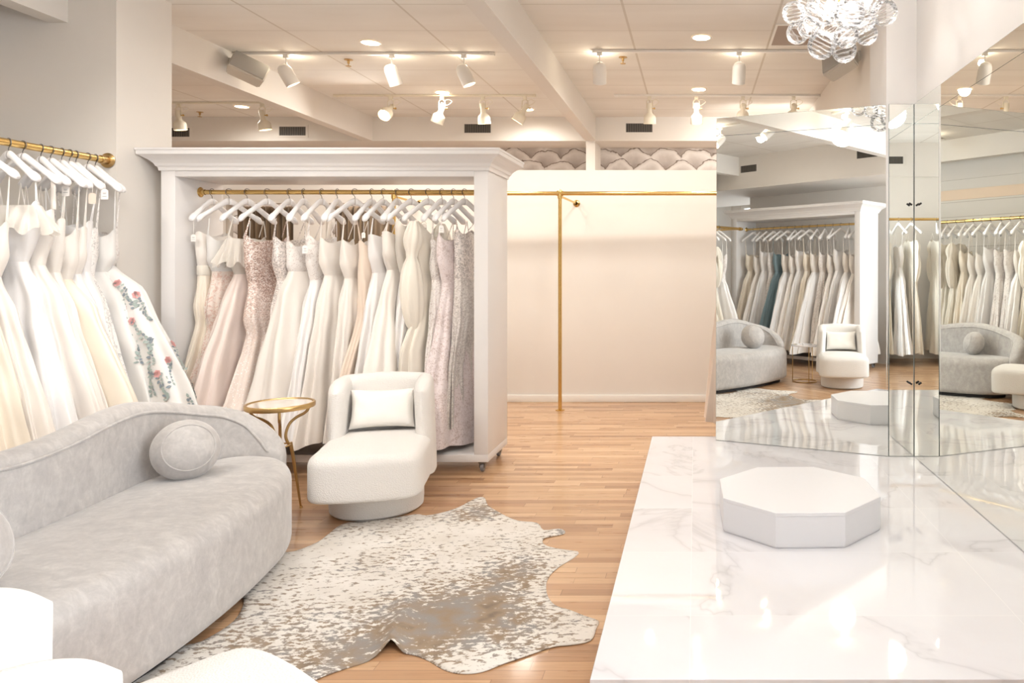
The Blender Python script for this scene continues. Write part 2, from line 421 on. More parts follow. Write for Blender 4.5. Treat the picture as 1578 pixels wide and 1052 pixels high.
def rblock(bm, outline, z0, z1, rt, rb, crown=0, lean=None):
    """solid with a given plan outline and softly rounded top and bottom edges"""
    n = len(outline); P = [Vector((p[0], p[1], 0)) for p in outline]
    area_ = sum(P[i].x*P[(i+1) % n].y-P[(i+1) % n].x*P[i].y for i in range(n))
    nr = []
    for i in range(n):
        t = (P[(i+1) % n]-P[i-1]).normalized(); v = Vector((t.y, -t.x, 0))
        nr.append(-v if area_ > 0 else v)       # inward
    c = sum(P, Vector())/n
    def ring(ins, z, s=1):
        r = []
        for p, v in zip(P, nr):
            q = p+v*ins; q = c+(q-c)*s; r.append(Vector((q.x, q.y, z)))
        return r
    rings = []
    for s in (.15, .6): rings.append(ring(rb, z0, s))
    for k in range(6):
        a = PI/2*k/5; rings.append(ring(rb*(1-math.sin(a)), z0+rb*(1-math.cos(a))))
    for k in range(1, 5): rings.append(ring(0, z0+rb+(z1-rt-z0-rb)*k/5))
    for k in range(9):
        a = PI/2*k/8; rings.append(ring(rt*(1-math.cos(a)), z1-rt+rt*math.sin(a)))
    for s in (.93, .85, .7, .5, .3, .12): rings.append(ring(rt, z1+crown*(1-s*s), s))
    if lean:
        rings = [[lean(p) for p in r] for r in rings]
    loft(bm, rings)
def wall_sweep(bm, path, z0, thick, lean=0.0, endround=.12, nseg=7):
    """upright upholstered shell along a plan path of (x, y, ztop)"""
    P = [Vector(p) for p in path]; L = [0]
    for a, b in zip(P, P[1:]): L.append(L[-1]+(b.xy-a.xy).length)
    rings = []
    inner = []
    for i, p in enumerate(P):
        t = (P[min(i+1, len(P)-1)]-P[max(i-1, 0)]); t.z = 0; t.normalize()
        o = Vector((t.y, -t.x, 0))
        e = min(L[i], L[-1]-L[i]); s = 1 if e > endround else math.sqrt(max(0.02, 1-(1-e/endround)**2))
        h = thick/2*s; zt = p.z; r = []
        def off(z): return lean*((z-z0)/max(zt-z0, .05))**1.3
        zs = [z0+(zt-h-z0)*k/5 for k in range(6)]
        for z in zs: r.append(Vector((p.x, p.y, z))+o*(h+off(z)))
        for k in range(1, nseg):
            a = PI*k/nseg; z = zt-h+h*math.sin(a); r.append(Vector((p.x, p.y, z))+o*(h*math.cos(a)+off(zt-h)))
        for z in zs[::-1]: r.append(Vector((p.x, p.y, z))+o*(-h+off(z)))
        inner.append(Vector((p.x, p.y, zt-h*.75))+o*(-h*1.0+off(zt-h)))
        rings.append(r)
    loft(bm, rings)
    return inner
def pillow_bm(w_, h_, t_, seed=0, nx=22, nz=16, p=2.6):
    bm = bmesh.new(); grid = {}
    for side in (1, -1):
        for i in range(nx+1):
            for j in range(nz+1):
                u, v = i/nx*2-1, j/nz*2-1
                edge = (i in (0, nx) or j in (0, nz))
                if edge and side == -1: grid[side, i, j] = grid[1, i, j]; continue
                th = t_/2*((1-abs(u)**p)*(1-abs(v)**p))**.42
                pin = 1-.07*(1-v*v)*abs(u)**3; pin2 = 1-.09*(1-u*u)*abs(v)**3
                nn = noise.noise(Vector((u*2.3+seed, v*2.3, side*3)))*.006
                grid[side, i, j] = bm.verts.new((u*w_/2*pin, side*(th+nn*(0 if edge else 1)), v*h_/2*pin2))
    for side in (1, -1):
        for i in range(nx):
            for j in range(nz):
                q = [grid[side, i, j], grid[side, i+1, j], grid[side, i+1, j+1], grid[side, i, j+1]]
                bm.faces.new(q if side == -1 else q[::-1])
    return bm

# ------------------------------------------------------------------ the room
CZ = 3.262; SZ = 2.963; YS = 9.19; YP = 7.60; XR = 1.455; XL = -4.52; YB = -3.3; PT = 2.39
def S(name, dims, mat, bev=0): return box(name, dims, mat, None, bev, 'structure')
S('floor', (-7.2, 1.9, YB-.3, 9.9, -.1, 0), M['floor'])
o = S('ceiling', (-1.31, 1.9, YB-.3, 9.9, CZ, CZ+.1), mat_ceiling(-.53))
o = S('ceiling', (-7.2, -1.31, YB-.3, 9.9, CZ, CZ+.1), mat_ceiling(-2.13))
S('wall_back', (-7.2, 1.9, 9.73, 9.85, 0, CZ), M['paper'])
o = S('trim_soffit', (-7.2, 1.36, YS, 9.73, SZ, CZ), M['wall_warm'])
S('trim_soffit_post', (X(903, YS), X(917, YS), YS, 9.73, 2.0, SZ), M['wall_warm'])
# lower partition with two curtained openings
ox = [(X(348, YP), X(452, YP)), (X(502, YP), X(607, YP))]
OZ = 2.05
bm = bmesh.new()
for a, b in ((-7.2, ox[0][0]), (ox[0][1], ox[1][0]), (ox[1][1], 1.36)): bx(bm, a, b, YP, YP+.12, 0, PT)
for a, b in ox: bx(bm, a, b, YP, YP+.12, OZ, PT)
o = obj('wall_partition', bm, M['wall_warm'], smooth=False); o['kind'] = 'structure'
for k, (a, b) in enumerate(((-7.2, ox[0][0]), (ox[0][1], ox[1][0]), (ox[1][1], 1.34))):
    S(('baseboard_left', 'baseboard_centre', 'baseboard_back')[k], (a, b, YP-.018, YP, 0, .075), M['trim'], .004)
# beams
S('trim_beam_right', (-1.374, -1.246, YB, YS, SZ, CZ), M['wall'])
S('trim_beam_left', (-4.155, -4.03, YB, YS, SZ, CZ), M['wall'])
# left side: frontal return wall + pier face, far bay behind it
S('wall_left_return', (-7.2, -3.72, 4.73, 5.23, 0, CZ), M['wall'])
S('wall_left', (XL-.12, XL, .35, 4.73, 2.75, CZ), M['wall'])
S('wall_left_brick', (XL-.10, XL, .35, 4.73, 0, 2.45), M['brick'])
S('trim_left_ledge', (XL-.12, XL+.015, .35, 4.73, 2.45, 2.60), plain('peach_ledge_paint', (238, 214, 190), .6))
S('wall_left_upper', (XL-.12, XL-.02, .35, 4.73, 2.60, 2.75), M['wall'])
S('wall_far_left', (-7.32, -7.2, YB, 9.85, 0, CZ), M['wall_warm'])
# right side
S('wall_right_far', (1.355, 1.55, 5.30, 9.73, 0, CZ), M['wall_warm'])
S('wall_right_pier', (1.255, 1.455, 4.845, 5.30, 0, CZ), M['white_wall'])
wy = (-2.7, 1.9); wz = (.45, 2.95)
bm = bmesh.new()
bx(bm, XR, XR+.12, wy[1], 5.3, 0, CZ); bx(bm, XR, XR+.12, YB, wy[0], 0, CZ)
bx(bm, XR, XR+.12, wy[0], wy[1], 0, wz[0]); bx(bm, XR, XR+.12, wy[0], wy[1], wz[1], CZ)
o = obj('wall_right', bm, M['white_wall'], smooth=False); o['kind'] = 'structure'
# rear wall behind the camera, storefront openings
bm = bmesh.new()
rw = [(-6.9, -4.4)]
xs = [-7.2, -6.1, -4.5, -3.0, 1.2, 1.6]
for a, b in ((-7.2, -6.9), (-4.4, 1.6)): bx(bm, a, b, YB-.1, YB, 0, CZ)
for a, b in rw: bx(bm, a, b, YB-.1, YB, 0, .5); bx(bm, a, b, YB-.1, YB, 2.9, CZ)
o = obj('wall_rear', bm, M['wall_warm'], smooth=False); o['kind'] = 'structure'
def window(idx, x0, x1, y0, y1, z0, z1):
    alongx = (x1-x0) > (y1-y0); fr = .05
    bm = bmesh.new()
    bx(bm, x0, x1, y0, y1, z0, z0+fr); bx(bm, x0, x1, y0, y1, z1-fr, z1)
    n = max(1, round(((x1-x0) if alongx else (y1-y0))/1.3))
    for k in range(n+1):
        if alongx: c = x0+(x1-x0-fr)*k/n; bx(bm, c, c+fr, y0, y1, z0+fr, z1-fr)
        else: c = y0+(y1-y0-fr)*k/n; bx(bm, x0, x1, c, c+fr, z0+fr, z1-fr)
    f = obj('window_%d' % idx, bm, M['trim'], smooth=False); f['kind'] = 'structure'
    bm = bmesh.new()
    if alongx: bx(bm, x0+fr, x1-fr, (y0+y1)/2-.003, (y0+y1)/2+.003, z0+fr, z1-fr)
    else: bx(bm, (x0+x1)/2-.003, (x0+x1)/2+.003, y0+fr, y1-fr, z0+fr, z1-fr)
    obj('pane', bm, M['pane'], f, smooth=False)
window(1, -6.9, -4.4, YB-.07, YB-.01, .5, 2.9)
window(2, XR+.03, XR+.09, wy[0], wy[1], wz[0], wz[1])
# inner wall behind the rear gown rail
S('wall_rear_partition', (-1.75, 1.05, -1.62, -1.5, 0, 2.75), M['wall_warm'])
S('trim_rear_soffit', (-1.246, 1.45, -1.95, -1.45, 2.75, CZ), M['wall_warm'])
S('trim_rear_soffit_left', (-7.2, -1.374, -1.95, .15, 2.75, CZ), M['wall_warm'])
S('wall_rear_left', (-4.75, -1.95, -1.10, -1.0, 0, 2.75), M['wall_warm'])

# ------------------------------------------------------------------ marble platform and octagonal step
PZ = .15
t = thing('platform', 'low white marble tiled platform filling the right side below the mirrors', 'platform', (-.32, 2.23, 0))
def plat(e, z): return [Vector(p+(z,)) for p in ((-.32+e, 2.23+e), (XR-.002, 2.23+e), (XR-.002, 4.84), (1.25, 4.84), (1.25, 5.41-e), (-.32+e, 5.41-e))]
bm = bmesh.new(); loft(bm, [plat(0, PZ-.02), plat(0, PZ-.002), plat(.002, PZ)])
o = obj('marble_top', bm, M['marble'], t, smooth=False); o.location = (.32, -2.23, 0)
bm = bmesh.new(); loft(bm, [plat(.012, .001), plat(.012, PZ-.0202)])
o = obj('riser', bm, plain('golden_oak_riser', (198, 150, 92), .45, grain=.15), t, smooth=False); o.location = (.32, -2.23, 0); o['label'] = 'golden oak riser'
oc = (.399*1.25, 2.905*1.25); orad = .322*1.25
t = thing('octagonal_step', 'white octagonal step block standing on the marble platform', 'step', (oc[0], oc[1], PZ))
def octo(rr, z): return [Vector((rr*math.cos(2.775+k*PI/4), rr*math.sin(2.775+k*PI/4), z)) for k in range(8)]
bm = bmesh.new(); loft(bm, [octo(orad-.006, 0), octo(orad-.006, .008), octo(orad, .008), octo(orad, .142)])
obj('body', bm, M['octagon'], t, smooth=False)
bm = bmesh.new(); loft(bm, [octo(orad, .1425), octo(orad+.001, .144), octo(orad+.001, .158), octo(orad-.002, .160)])
obj('top_panel', bm, M['octagon'], t, smooth=False)

# ------------------------------------------------------------------ mirrors
P1 = Vector(FL(1103, 678.3, PZ)+(PZ,)); P2 = Vector(FL(1369, 703.3, PZ)+(PZ,)); ZT = 2.465; ZSEAM = 2.335
def mirror(label, a, b, tilt, zseam=ZSEAM, thick=.02, inset=0):
    a = Vector(a); b = Vector(b); u = (b-a); L = u.length; u.normalize()
    nrm = Vector((u.y, -u.x, 0))
    if nrm.dot(Vector((0, 0, 0))-a) < 0: nrm = -nrm
    t = thing('wall_mirror', label, 'mirror', a)
    def panel(z0, z1, name):
        bm = bmesh.new(); bm2 = bmesh.new()
        def P(s, z, f): return u*s+Vector((0, 0, z-PZ))-nrm*(f+tilt*(z-PZ))
        g = .0015
        q = [P(g, z0+g, 0), P(L-g, z0+g, 0), P(L-g, z1-g, 0), P(g, z1-g, 0)]
        bm.faces.new([bm.verts.new(p) for p in q])
        q2 = [P(0, z0, .0012), P(L, z0, .0012), P(L, z1, .0012), P(0, z1, .0012)]
        q3 = [P(0, z0, thick), P(L, z0, thick), P(L, z1, thick), P(0, z1, thick)]
        loft(bm2, [q2, q3])
        bk = obj('backing', bm2, M['mirror_edge'], t, smooth=False)
        obj('mirror_glass', bm, M['mirror'], t, smooth=False)
    panel(PZ+.002, zseam, 'lower'); panel(zseam, ZT, 'upper')
    return t
mirror('tall angled mirror nearest the octagonal step, reflecting sofa and rolling rack', P1, P2, .008)
P3 = Vector((XR-.022, P2.y, PZ))
mirror('narrow mirror strip in the corner between the two big mirrors', P2+Vector((.004, 0, 0)), P3-Vector((.002, 0, 0)), 0)
t = mirror('long wall mirror on the right wall running along the platform', (XR-.021, P2.y+.02, PZ), (XR-.021, 2.25, PZ), 0)
# clips in the corner
for zz, lab in ((Zc(313, 4.8), 'upper black mirror clip in the corner seam'), (Zc(590, 4.8), 'lower black mirror clip in the corner seam')):
    bm = bmesh.new(); bx(bm, -.004, .02, -.006, .006, -.006, .006, bev=.002)
    o = obj('mirror_clip', bm, M['dark'], loc=(XR-.058, P2.y-.026, zz)); o.rotation_euler = (0, R(35), 0); tag(o, lab, 'clip')

# ------------------------------------------------------------------ rolling rack
def flange(bm, mat_): lathe(bm, [(0, 0), (.034, 0), (.036, .004), (.03, .008), (.019, .012), (.019, .035)], 24, mat_)
def rack(label, x0, x1, y0, y1, ztop, rodz, loc_rot=0):
    t = thing('rolling_garment_rack', label, 'clothing rack', ((x0+x1)/2, (y0+y1)/2, 0))
    cx, cy = (x0+x1)/2, (y0+y1)/2
    def P(name, dims, bev=.003):
        o = box(name, dims, M['rack'], t, bev); o.location = (-cx, -cy, 0); return o
    pw = .095
    cb = ztop-.135                               # underside of the cornice
    P('side_panel', (x0, x0+pw, y0, y1, .125, cb)); P('side_panel', (x1-pw, x1, y0, y1, .125, cb))
    P('base_board', (x0, x1, y0, y1, .075, .125)); P('top_board', (x0+pw, x1-pw, y0, y1, cb-.045, cb))
    # crown moulding swept round the top
    prof = [(0, cb-.005), (.010, cb-.005), (.012, cb+.012), (.016, cb+.02), (.022, cb+.024), (.030, cb+.042), (.050, cb+.062), (.078, cb+.082), (.092, cb+.090), (.098, cb+.094), (.098, cb+.118), (.103, cb+.122), (.103, cb+.135), (0, cb+.135)]
    bm = bmesh.new(); rings = []
    for (sx, sy) in ((x0, y0), (x1, y0), (x1, y1), (x0, y1)):
        dx = -1 if sx == x0 else 1; dy = -1 if sy == y0 else 1
        rings.append([Vector((sx+dx*p-cx, sy+dy*p-cy, z)) for p, z in prof])
    vs = [[bm.verts.new(p) for p in r] for r in rings]
    for i in range(4):
        a, b = vs[i], vs[(i+1) % 4]
        for k in range(len(prof)-1): bm.faces.new((a[k], b[k], b[k+1], a[k+1]))
    bm.faces.new([v[-1] for v in vs])
    obj('cornice', bm, M['rack'], t, smooth=False)
    bm = bmesh.new(); yr = cy
    tube(bm, [(x0+pw-cx, 0, rodz), (x1-pw-cx, 0, rodz)], .0165, 16)
    flange(bm, aim((x0+pw-cx, 0, rodz), (1, 0, 0))); flange(bm, aim((x1-pw-cx, 0, rodz), (-1, 0, 0)))
    obj('hanging_rail', bm, M['brass'], t)['label'] = 'polished brass rail'
    for ix, xx in enumerate((x0+.05, x1-.05)):
        for yy in (y0+.05, y1-.05):
            bm = bmesh.new(); bx(bm, -.022, .022, -.03, .03, .062, .074, .002); bx(bm, -.019, -.014, -.018, .018, .03, .064); bx(bm, .014, .019, -.018, .018, .03, .064)
            c = obj('caster', bm, M['chrome'], t); c.location = (xx-cx, yy-cy, 0)
            bm = bmesh.new(); lathe(bm, [(0, -.012), (.028, -.012), (.032, -.008), (.032, .008), (.028, .012), (0, .012)], 20, aim((0, 0, .033), (1, 0, 0)))
            obj('wheel', bm, M['grey_plastic'], c)
    return t
RY0, RY1 = 4.98, 5.49
RX0, RX1 = X(248, RY0), X(752, RY0)
RR = 5.235; RRZ = Zc(296, RR)
rack('white rolling gown rack with crown moulding standing behind the swivel chair', RX0, RX1, RY0, RY1, 2.186, RRZ)
R2X0, R2X1, R2Y = -4.30, -1.88, -.25
rack('white rolling gown rack holding the teal gown, seen in the angled mirror', R2X0, R2X1, -.5, .0, 2.42, 2.12)

# ------------------------------------------------------------------ brass wall rails
def leftrail():
    t = thing('brass_wall_rail', 'brass rail along the left wall above the sofa full of gowns', 'clothes rail', (-3.77, 4.725, LZ))
    bm = bmesh.new(); tube(bm, [(0, 0, 0), (0, -4.35, 0)], .021, 18)
    for k in range(30):
        yy = -.03-.0*k
    obj('rail', bm, M['brass'], t)
    bm = bmesh.new(); lathe(bm, [(0, 0), (.046, 0), (.048, .004), (.040, .008), (.026, .012), (.026, .06), (.021, .062)], 28, aim((0, 0, 0), (0, -1, 0)))
    obj('wall_flange', bm, M['aged_brass'], t)
    for k in (1.3, 2.9, 4.3):
        bm = bmesh.new(); tube(bm, [(0, -k, 0), (-.66, -k, 0)], .013, 12); flange(bm, aim((-.67, -k, 0), (1, 0, 0))); tube(bm, [(0, -k-.02, 0), (0, -k+.02, 0)], .027, 16)
        obj('bracket', bm, M['brass'], t)
LZ = Zc(247, 4.72)
leftrail()
BD = 7.16; BZ = Zc(298, BD)
t = thing('brass_wall_rail', 'empty brass rail with floor post in front of the bare back partition', 'clothes rail', (X(863, BD), BD, 0))
x0 = X(863, BD); xl = X(607, BD)
bm = bmesh.new(); tube(bm, [(xl-x0, 0, BZ), (1.34-x0, 0, BZ)], .02, 18); tube(bm, [(-.03, 0, BZ), (.03, 0, BZ)], .026, 18)
obj('rail', bm, M['brass'], t)
for xx in (0, xl-x0):
    bm = bmesh.new(); tube(bm, [(xx, 0, .004), (xx, 0, BZ-.02)], .018, 18); lathe(bm, [(0, 0), (.045, 0), (.045, .005), (.02, .012)], 24, Matrix.Translation((xx, 0, 0)))
    tube(bm, [(xx, 0, BZ-.05), (xx, 0, BZ+.02)], .025, 16); lathe(bm, [(.025, 0), (.02, .012), (0, .022)], 16, Matrix.Translation((xx, 0, BZ+.02)))
    obj('post', bm, M['brass'], t)
    bm = bmesh.new(); tube(bm, [(xx+.01, 0, BZ-.03), (xx+.09, YP-BD-.01, BZ-.06)], .011, 12); flange(bm, aim((xx+.09, YP-BD, BZ-.06), (0, -1, 0)))
    obj('bracket', bm, M['brass'], t)
t = thing('brass_wall_rail', 'brass rail behind the camera full of gowns, seen in the corner mirrors', 'clothes rail', (-1.7, -1.0, 0))
bm = bmesh.new(); tube(bm, [(0, 0, 2.08), (2.65, 0, 2.08)], .02, 16); obj('rail', bm, M['brass'], t)
for xx in (.05, 2.6):
    bm = bmesh.new(); tube(bm, [(xx, 0, 2.08), (xx, -.49, 2.08)], .012, 10); flange(bm, aim((xx, -.5, 2.08), (0, 1, 0))); obj('bracket', bm, M['brass'], t)

# curtains in the partition openings
for (a, b), lab in zip(ox, ('brown pleated curtain in the left fitting room opening, behind the rack', 'brown pleated curtain in the right fitting room opening, behind the rack')):
    bm = bmesh.new(); n = 120; rows = []
    for z in (.02, .7, 1.4, OZ-.02):
        rows.append([bm.verts.new((a+.01+(b-a-.02)*k/n, YP+.17+.03*math.sin(k*.62+.5*math.sin(k*.11))+.008*math.sin(k*1.7+z), z)) for k in range(n+1)])
    for r0, r1 in zip(rows, rows[1:]):
        for k in range(n): bm.faces.new((r0[k], r0[k+1], r1[k+1], r1[k]))
    o = obj('curtain', bm, M['curtain']); tag(o, lab, 'curtain')
    md = o.modifiers.new('thickness', 'SOLIDIFY'); md.thickness = .004

# ------------------------------------------------------------------ hangers
def hanger_meshes():
    bm = bmesh.new(); pts = []; n = 14
    for s in (-1, 1):
        path = []; rr = []
        rings = []
        for k in range(n+1):
            t = k/n; x = s*.215*t
            z = -.068-.135*max(0, t-.10)/.9-.004*t
            hy = .013+.016*t**2; hz = .024-.005*t+.005*(t > .85)
            if k == n: hy *= .55; hz *= .6
            rings.append([Vector((x, hy*math.cos(2*PI*j/12)+.02*t*t, z+hz*math.sin(2*PI*j/12))) for j in range(12)])
        loft(bm, rings)
    me = bpy.data.meshes.new('hanger_body'); bmesh.ops.recalc_face_normals(bm, faces=bm.faces); bm.to_mesh(me); bm.free()
    me.materials.append(M['white_plastic']); me.polygons.foreach_set('use_smooth', [True]*len(me.polygons))
    bm = bmesh.new(); pts = [(0, 0, -.06), (0, 0, -.035)]
    for k in range(12):
        a = -PI*.42+PI*1.35*k/11; pts.append((.0245*math.cos(a), 0, .0+.0245*math.sin(a)))
    tube(bm, pts, .0022, 6)
    m2 = bpy.data.meshes.new('hanger_hook'); bm.to_mesh(m2); bm.free(); m2.materials.append(M['chrome']); m2.polygons.foreach_set('use_smooth', [True]*len(m2.polygons))
    return me, m2
HB, HH = hanger_meshes()
def hanger(x, y, z, rz, label, group, tilt=0):
    t = thing('clothes_hanger', label, 'hanger', (x, y, z), rz, group)
    if tilt: t.rotation_euler = (0, tilt, rz)
    for nm, me in (('arms', HB), ('hook', HH)):
        o = bpy.data.objects.new(nm, me); C.objects.link(o); o.parent = t
    return t

# ------------------------------------------------------------------ gowns
def sm(a, b, t): t = min(1, max(0, t)); t = t*t*(3-2*t); return a+(b-a)*t
def interp(tab, z):
    """tab sorted by descending z: list of (z, value...)"""
    if z >= tab[0][0]: return tab[0][1:]
    for p, q in zip(tab, tab[1:]):
        if z >= q[0]:
            t = (p[0]-z)/(p[0]-q[0]); t = t*t*(3-2*t)*.25+t*.75
            return tuple(a+(b-a)*t for a, b in zip(p[1:], q[1:]))
    return tab[-1][1:]
def gown_surface(s):
    """s: dict of measurements. returns f(u, z) -> local point (x = hanger direction, y = along the rail)"""
    zt, zw, zh = s['top'], s['waist'], s['hem']; R_, L_ = s['r'], s['l']; k = s.get('shape', 'a')
    wb, ww = s.get('bust', .17), s.get('wwaist', .125)
    off = s.get('off', 0.0); th = s.get('th', .075)
    if k == 'a': tab = [(zt, wb, wb, .045), (zt-.16, wb*.98, wb*.98, .055), (zw, ww, ww, .04), (zw-.18, ww+.22*(R_-ww), ww+.22*(L_-ww), .06), (zh+.45, R_*.72, L_*.72, th*.85), (zh, R_, L_, th*1.25)]
    elif k == 'ball': tab = [(zt, wb, wb, .045), (zt-.16, wb*.98, wb*.98, .055), (zw, ww, ww, .045), (zw-.14, ww+.24*(R_-ww), ww+.24*(L_-ww), .07), (zh+.5, R_*.72, L_*.72, th*.9), (zh, R_, L_, th*1.4)]
    elif k == 'trumpet': tab = [(zt, wb, wb, .045), (zt-.16, wb, wb, .055), (zw, ww, ww, .045), (zw-.25, wb*1.02, wb*1.02, .06), (zh+.72, wb*.86, wb*.86, .055), (zh+.3, R_*.62, L_*.62, th), (zh, R_, L_, th*1.3)]
    else: tab = [(zt, wb, wb, .04), (zt-.16, wb, wb, .05), (zw, ww, ww, .045), (zw-.25, wb, wb, .055), (zh+.4, R_*.88, L_*.88, th*.8), (zh, R_, L_, th)]
    rn = random.Random(s['seed']); ph = [rn.uniform(0, 6.28) for _ in range(6)]; nf = s.get('folds', 9); fa = s.get('fold', .03)*1.4
    neck = s.get('neck', .03); nk = s.get('neckline', 'sweet')
    drift = s.get('drift', 0)
    def f(u, z, zq=None):
        a, b, t = interp(tab, z)
        d = max(0, (zw-z)/max(zw-zh, .1))
        cx, cy = math.cos(u), math.sin(u)
        w_ = a if cx > 0 else b
        am = fa*d**.8
        rip = math.sin(nf*u+ph[0]+.8*math.sin(2.1*z+ph[1]))*.62+math.sin((nf*1.7)*u+ph[2]+1.1*z)*.38
        body = .004*math.sin(23*z+5*u+ph[3])*(1-d)
        ex = 1+am*rip/max(w_, .1)*.9
        ey = 1+am*rip/max(t, .03)*.62
        x = w_*math.copysign(abs(cx)**.9, cx)*ex+off*d; y = t*math.copysign(abs(cy)**.8, cy)*ey+body+drift*d
        y += .022*math.sin(3.2*x+ph[4])*d
        return Vector((x, y, z))
    def topz(u):
        cx = math.cos(u)
        if nk == 'sweet': return zt-neck*(1-cx*cx)*(1.0 if math.sin(u) < 0 else .6)+.015*math.cos(4*u)
        if nk == 'v': return zt-neck*(1-abs(cx))**1.0*(1.6 if math.sin(u) < 0 else 1)
        if nk == 'slant': return zt-neck*(.5-.5*cx)
        return zt-neck*(1-abs(cx)**3)
    return f, topz
def gown(label, x, y, rz, s, mat, mat2=None, group=None, rodz=2.08, straps=2, name='wedding_gown', cat='gown', sleeve=None, ruffle=None, floral=0, band=None, lab2=None):
    t = thing(name, label, cat, (x, y, 0), rz, group)
    f, topz = gown_surface(s); N, MB_, MS = 64, 12, 30
    zt, zw, zh = s['top'], s['waist'], s['hem']
    bm = bmesh.new(); rows = []
    for j in range(MB_+1):
        r = []
        for i in range(N):
            u = 2*PI*i/N; a = topz(u); z = a+(zw-a)*j/MB_
            r.append(f(u, z))
        rows.append(r)
    loft(bm, rows, False, False)
    obj('bodice', bm, K[mat2 or mat], t)
    bm = bmesh.new(); rows = []; rn = random.Random(s['seed']+7)
    p0 = rn.uniform(0, 6)
    for j in range(MS+1):
        tt = j/MS; r = []
        for i in range(N*2):
            u = PI*i/N; hz = zh+.018*math.sin(3*u+p0)
            z = zw+.004+(hz-zw)*tt; r.append(f(u, z))
        rows.append(r)
    loft(bm, rows, False, False)
    mats = [K[mat]]
    if floral:
        mats += [K['flower_pink'], K['flower_leaf'], K['flower_dark']]
        def place(u, z, ang, ln, wd, mi):
            p = f(u, z); du = (f(u+.01, z)-p); dz = (f(u, z+.01)-p); n = du.cross(dz).normalized()
            if n.dot(Vector((p.x, p.y*4, 0))) < 0: n = -n
            e1 = dz.normalized(); e2 = n.cross(e1).normalized()
            a = e1*math.cos(ang)+e2*math.sin(ang); b = n.cross(a)
            q = p+n*.004
            fc = bm.faces.new([bm.verts.new(q+a*ln*c1+b*wd*c2+n*.002) for c1, c2 in ((0, 0), (.3, .5), (.7, .42), (1, 0), (.7, -.42), (.3, -.5))]); fc.material_index = mi
        for _ in range(floral):
            u0 = rn.choice([rn.uniform(-1.3, 1.3), rn.uniform(-2.4, .4)]); z0 = rn.uniform(zh+.05, zw-.02); dirn = rn.uniform(-1, 1); ang = rn.uniform(0, 6.28)
            for k in range(9):
                uu = u0+k*.03*dirn; zz = z0-k*.019
                if zz < zh+.03: break
                place(uu, zz, ang+k*.5, rn.uniform(.020, .036), rn.uniform(.012, .02), rn.choice([2, 2, 3]))
                place(uu+.015, zz, ang+PI+k*.4, rn.uniform(.016, .03), rn.uniform(.010, .016), rn.choice([2, 2, 3]))
            if rn.random() < .6:
                for k in range(6): place(u0, z0, k*PI/3, .026, .024, 1)
    obj('skirt', bm, None, t, mats=mats)
    if band:
        bm = bmesh.new(); rr = []
        for z in (zw+.035, zw+.03, zw-.03, zw-.035):
            r = []
            for i in range(N):
                p = f(2*PI*i/N, z); e = .006 if abs(z-zw) < .033 else 0.001
                r.append(p+Vector((p.x, p.y*2, 0)).normalized()*e)
            rr.append(r)
        loft(bm, rr, False, False); obj('waist_band', bm, K[band], t)
    ha = rodz-.19
    if straps:
        for sx in ((1, -1) if straps != 3 else (1, .8, -1, -.8)):
            bm = bmesh.new()
            for sgn in (1, -1):
                p = f(u*sgn if sx > 0 else (PI-.55)*sgn, topz(u)-.004)
                q = Vector((sx*.17, 0.012, ha-.005)); mid = (p+q)/2
                tube(bm, [p, mid, q], .0028 if s.get('wide', 0) == 0 else s['wide'], 6, flat=1 if not s.get('wide') else .3)
            obj('strap', bm, K[mat2 or mat], t)
    if ruffle:
        bm = bmesh.new(); rows = []; z0 = zt-.01
        for j in range(7):
            tt = j/6; r = []
            for i in range(N*2):
                u = PI*i/N; p = f(u, z0-.09*tt)
                n = Vector((math.cos(u)*1.0, math.sin(u)*.8, 0))
                p = p+n*(.012+.075*tt*(1+.35*math.sin(17*u+tt*2)))+Vector((0, 0, .02*math.sin(11*u)*tt-.09*tt*ruffle))
                r.append(p)
            rows.append(r)
        loft(bm, rows, False, False); obj('ruffle', bm, K['tulle'], t)
    if sleeve:
        for sx in (1, -1):
            bm = bmesh.new(); rings = []; rn2 = random.Random(s['seed']+sx)
            L = sleeve['len']; n = 18
            for k in range(n+1):
                tt = k/n
                rad = (.030+.040*math.sin(PI*tt/.32) if tt < .32 else .028+(sleeve['r']-.02)*max(0, math.sin(PI*(tt-.32)/.68))**.6)
                cx = sx*(s.get('bust', .17)+.015+.05*math.sin(PI*tt)*sleeve.get('out', 1)); z = zt-.01-L*tt
                rings.append([Vector((cx+rad*math.cos(a)*(1+.10*math.sin(7*a+tt*5)), -.0+rad*.75*math.sin(a)*(1+.10*math.sin(7*a)), z)) for a in [2*PI*q/40 for q in range(40)]])
            loft(bm, rings); obj('sleeve', bm, K[sleeve.get('mat', mat)], t)
    return t
def st(shape, top, waist, hem, r, l, seed, **k): return dict(shape=shape, top=top, waist=waist, hem=hem, r=r, l=l, seed=seed, **k)
def price_tag(x, y, z, label, rz=0, mat='tag', s=1.0):
    t = thing('price_tag', label, 'tag', (x, y, z), rz)
    bm = bmesh.new()
    a = [Vector((-.017*s, 0, -.05*s)), Vector((.017*s, 0, -.05*s)), Vector((.017*s, 0, -.008*s)), Vector((.008*s, 0, 0)), Vector((-.008*s, 0, 0)), Vector((-.017*s, 0, -.008*s))]
    loft(bm, [a, [p+Vector((0, .0015, 0)) for p in a]]); obj('card', bm, M[mat], t, smooth=False)
    if mat == 'tag':
        bm = bmesh.new()
        for zz, ww in ((-.018, .009), (-.023, .007), (-.034, .010)): bx(bm, -ww*s, ww*s, -.0009, -.0002, (zz-.0014)*s, zz*s)
        obj('printed_lines', bm, M['ink'], t, smooth=False)
    bm = bmesh.new(); tube(bm, [(0, .001, -.002), (.003, .001, .05), (0, .001, .10)], .0011, 5); obj('string', bm, M['tag'], t)

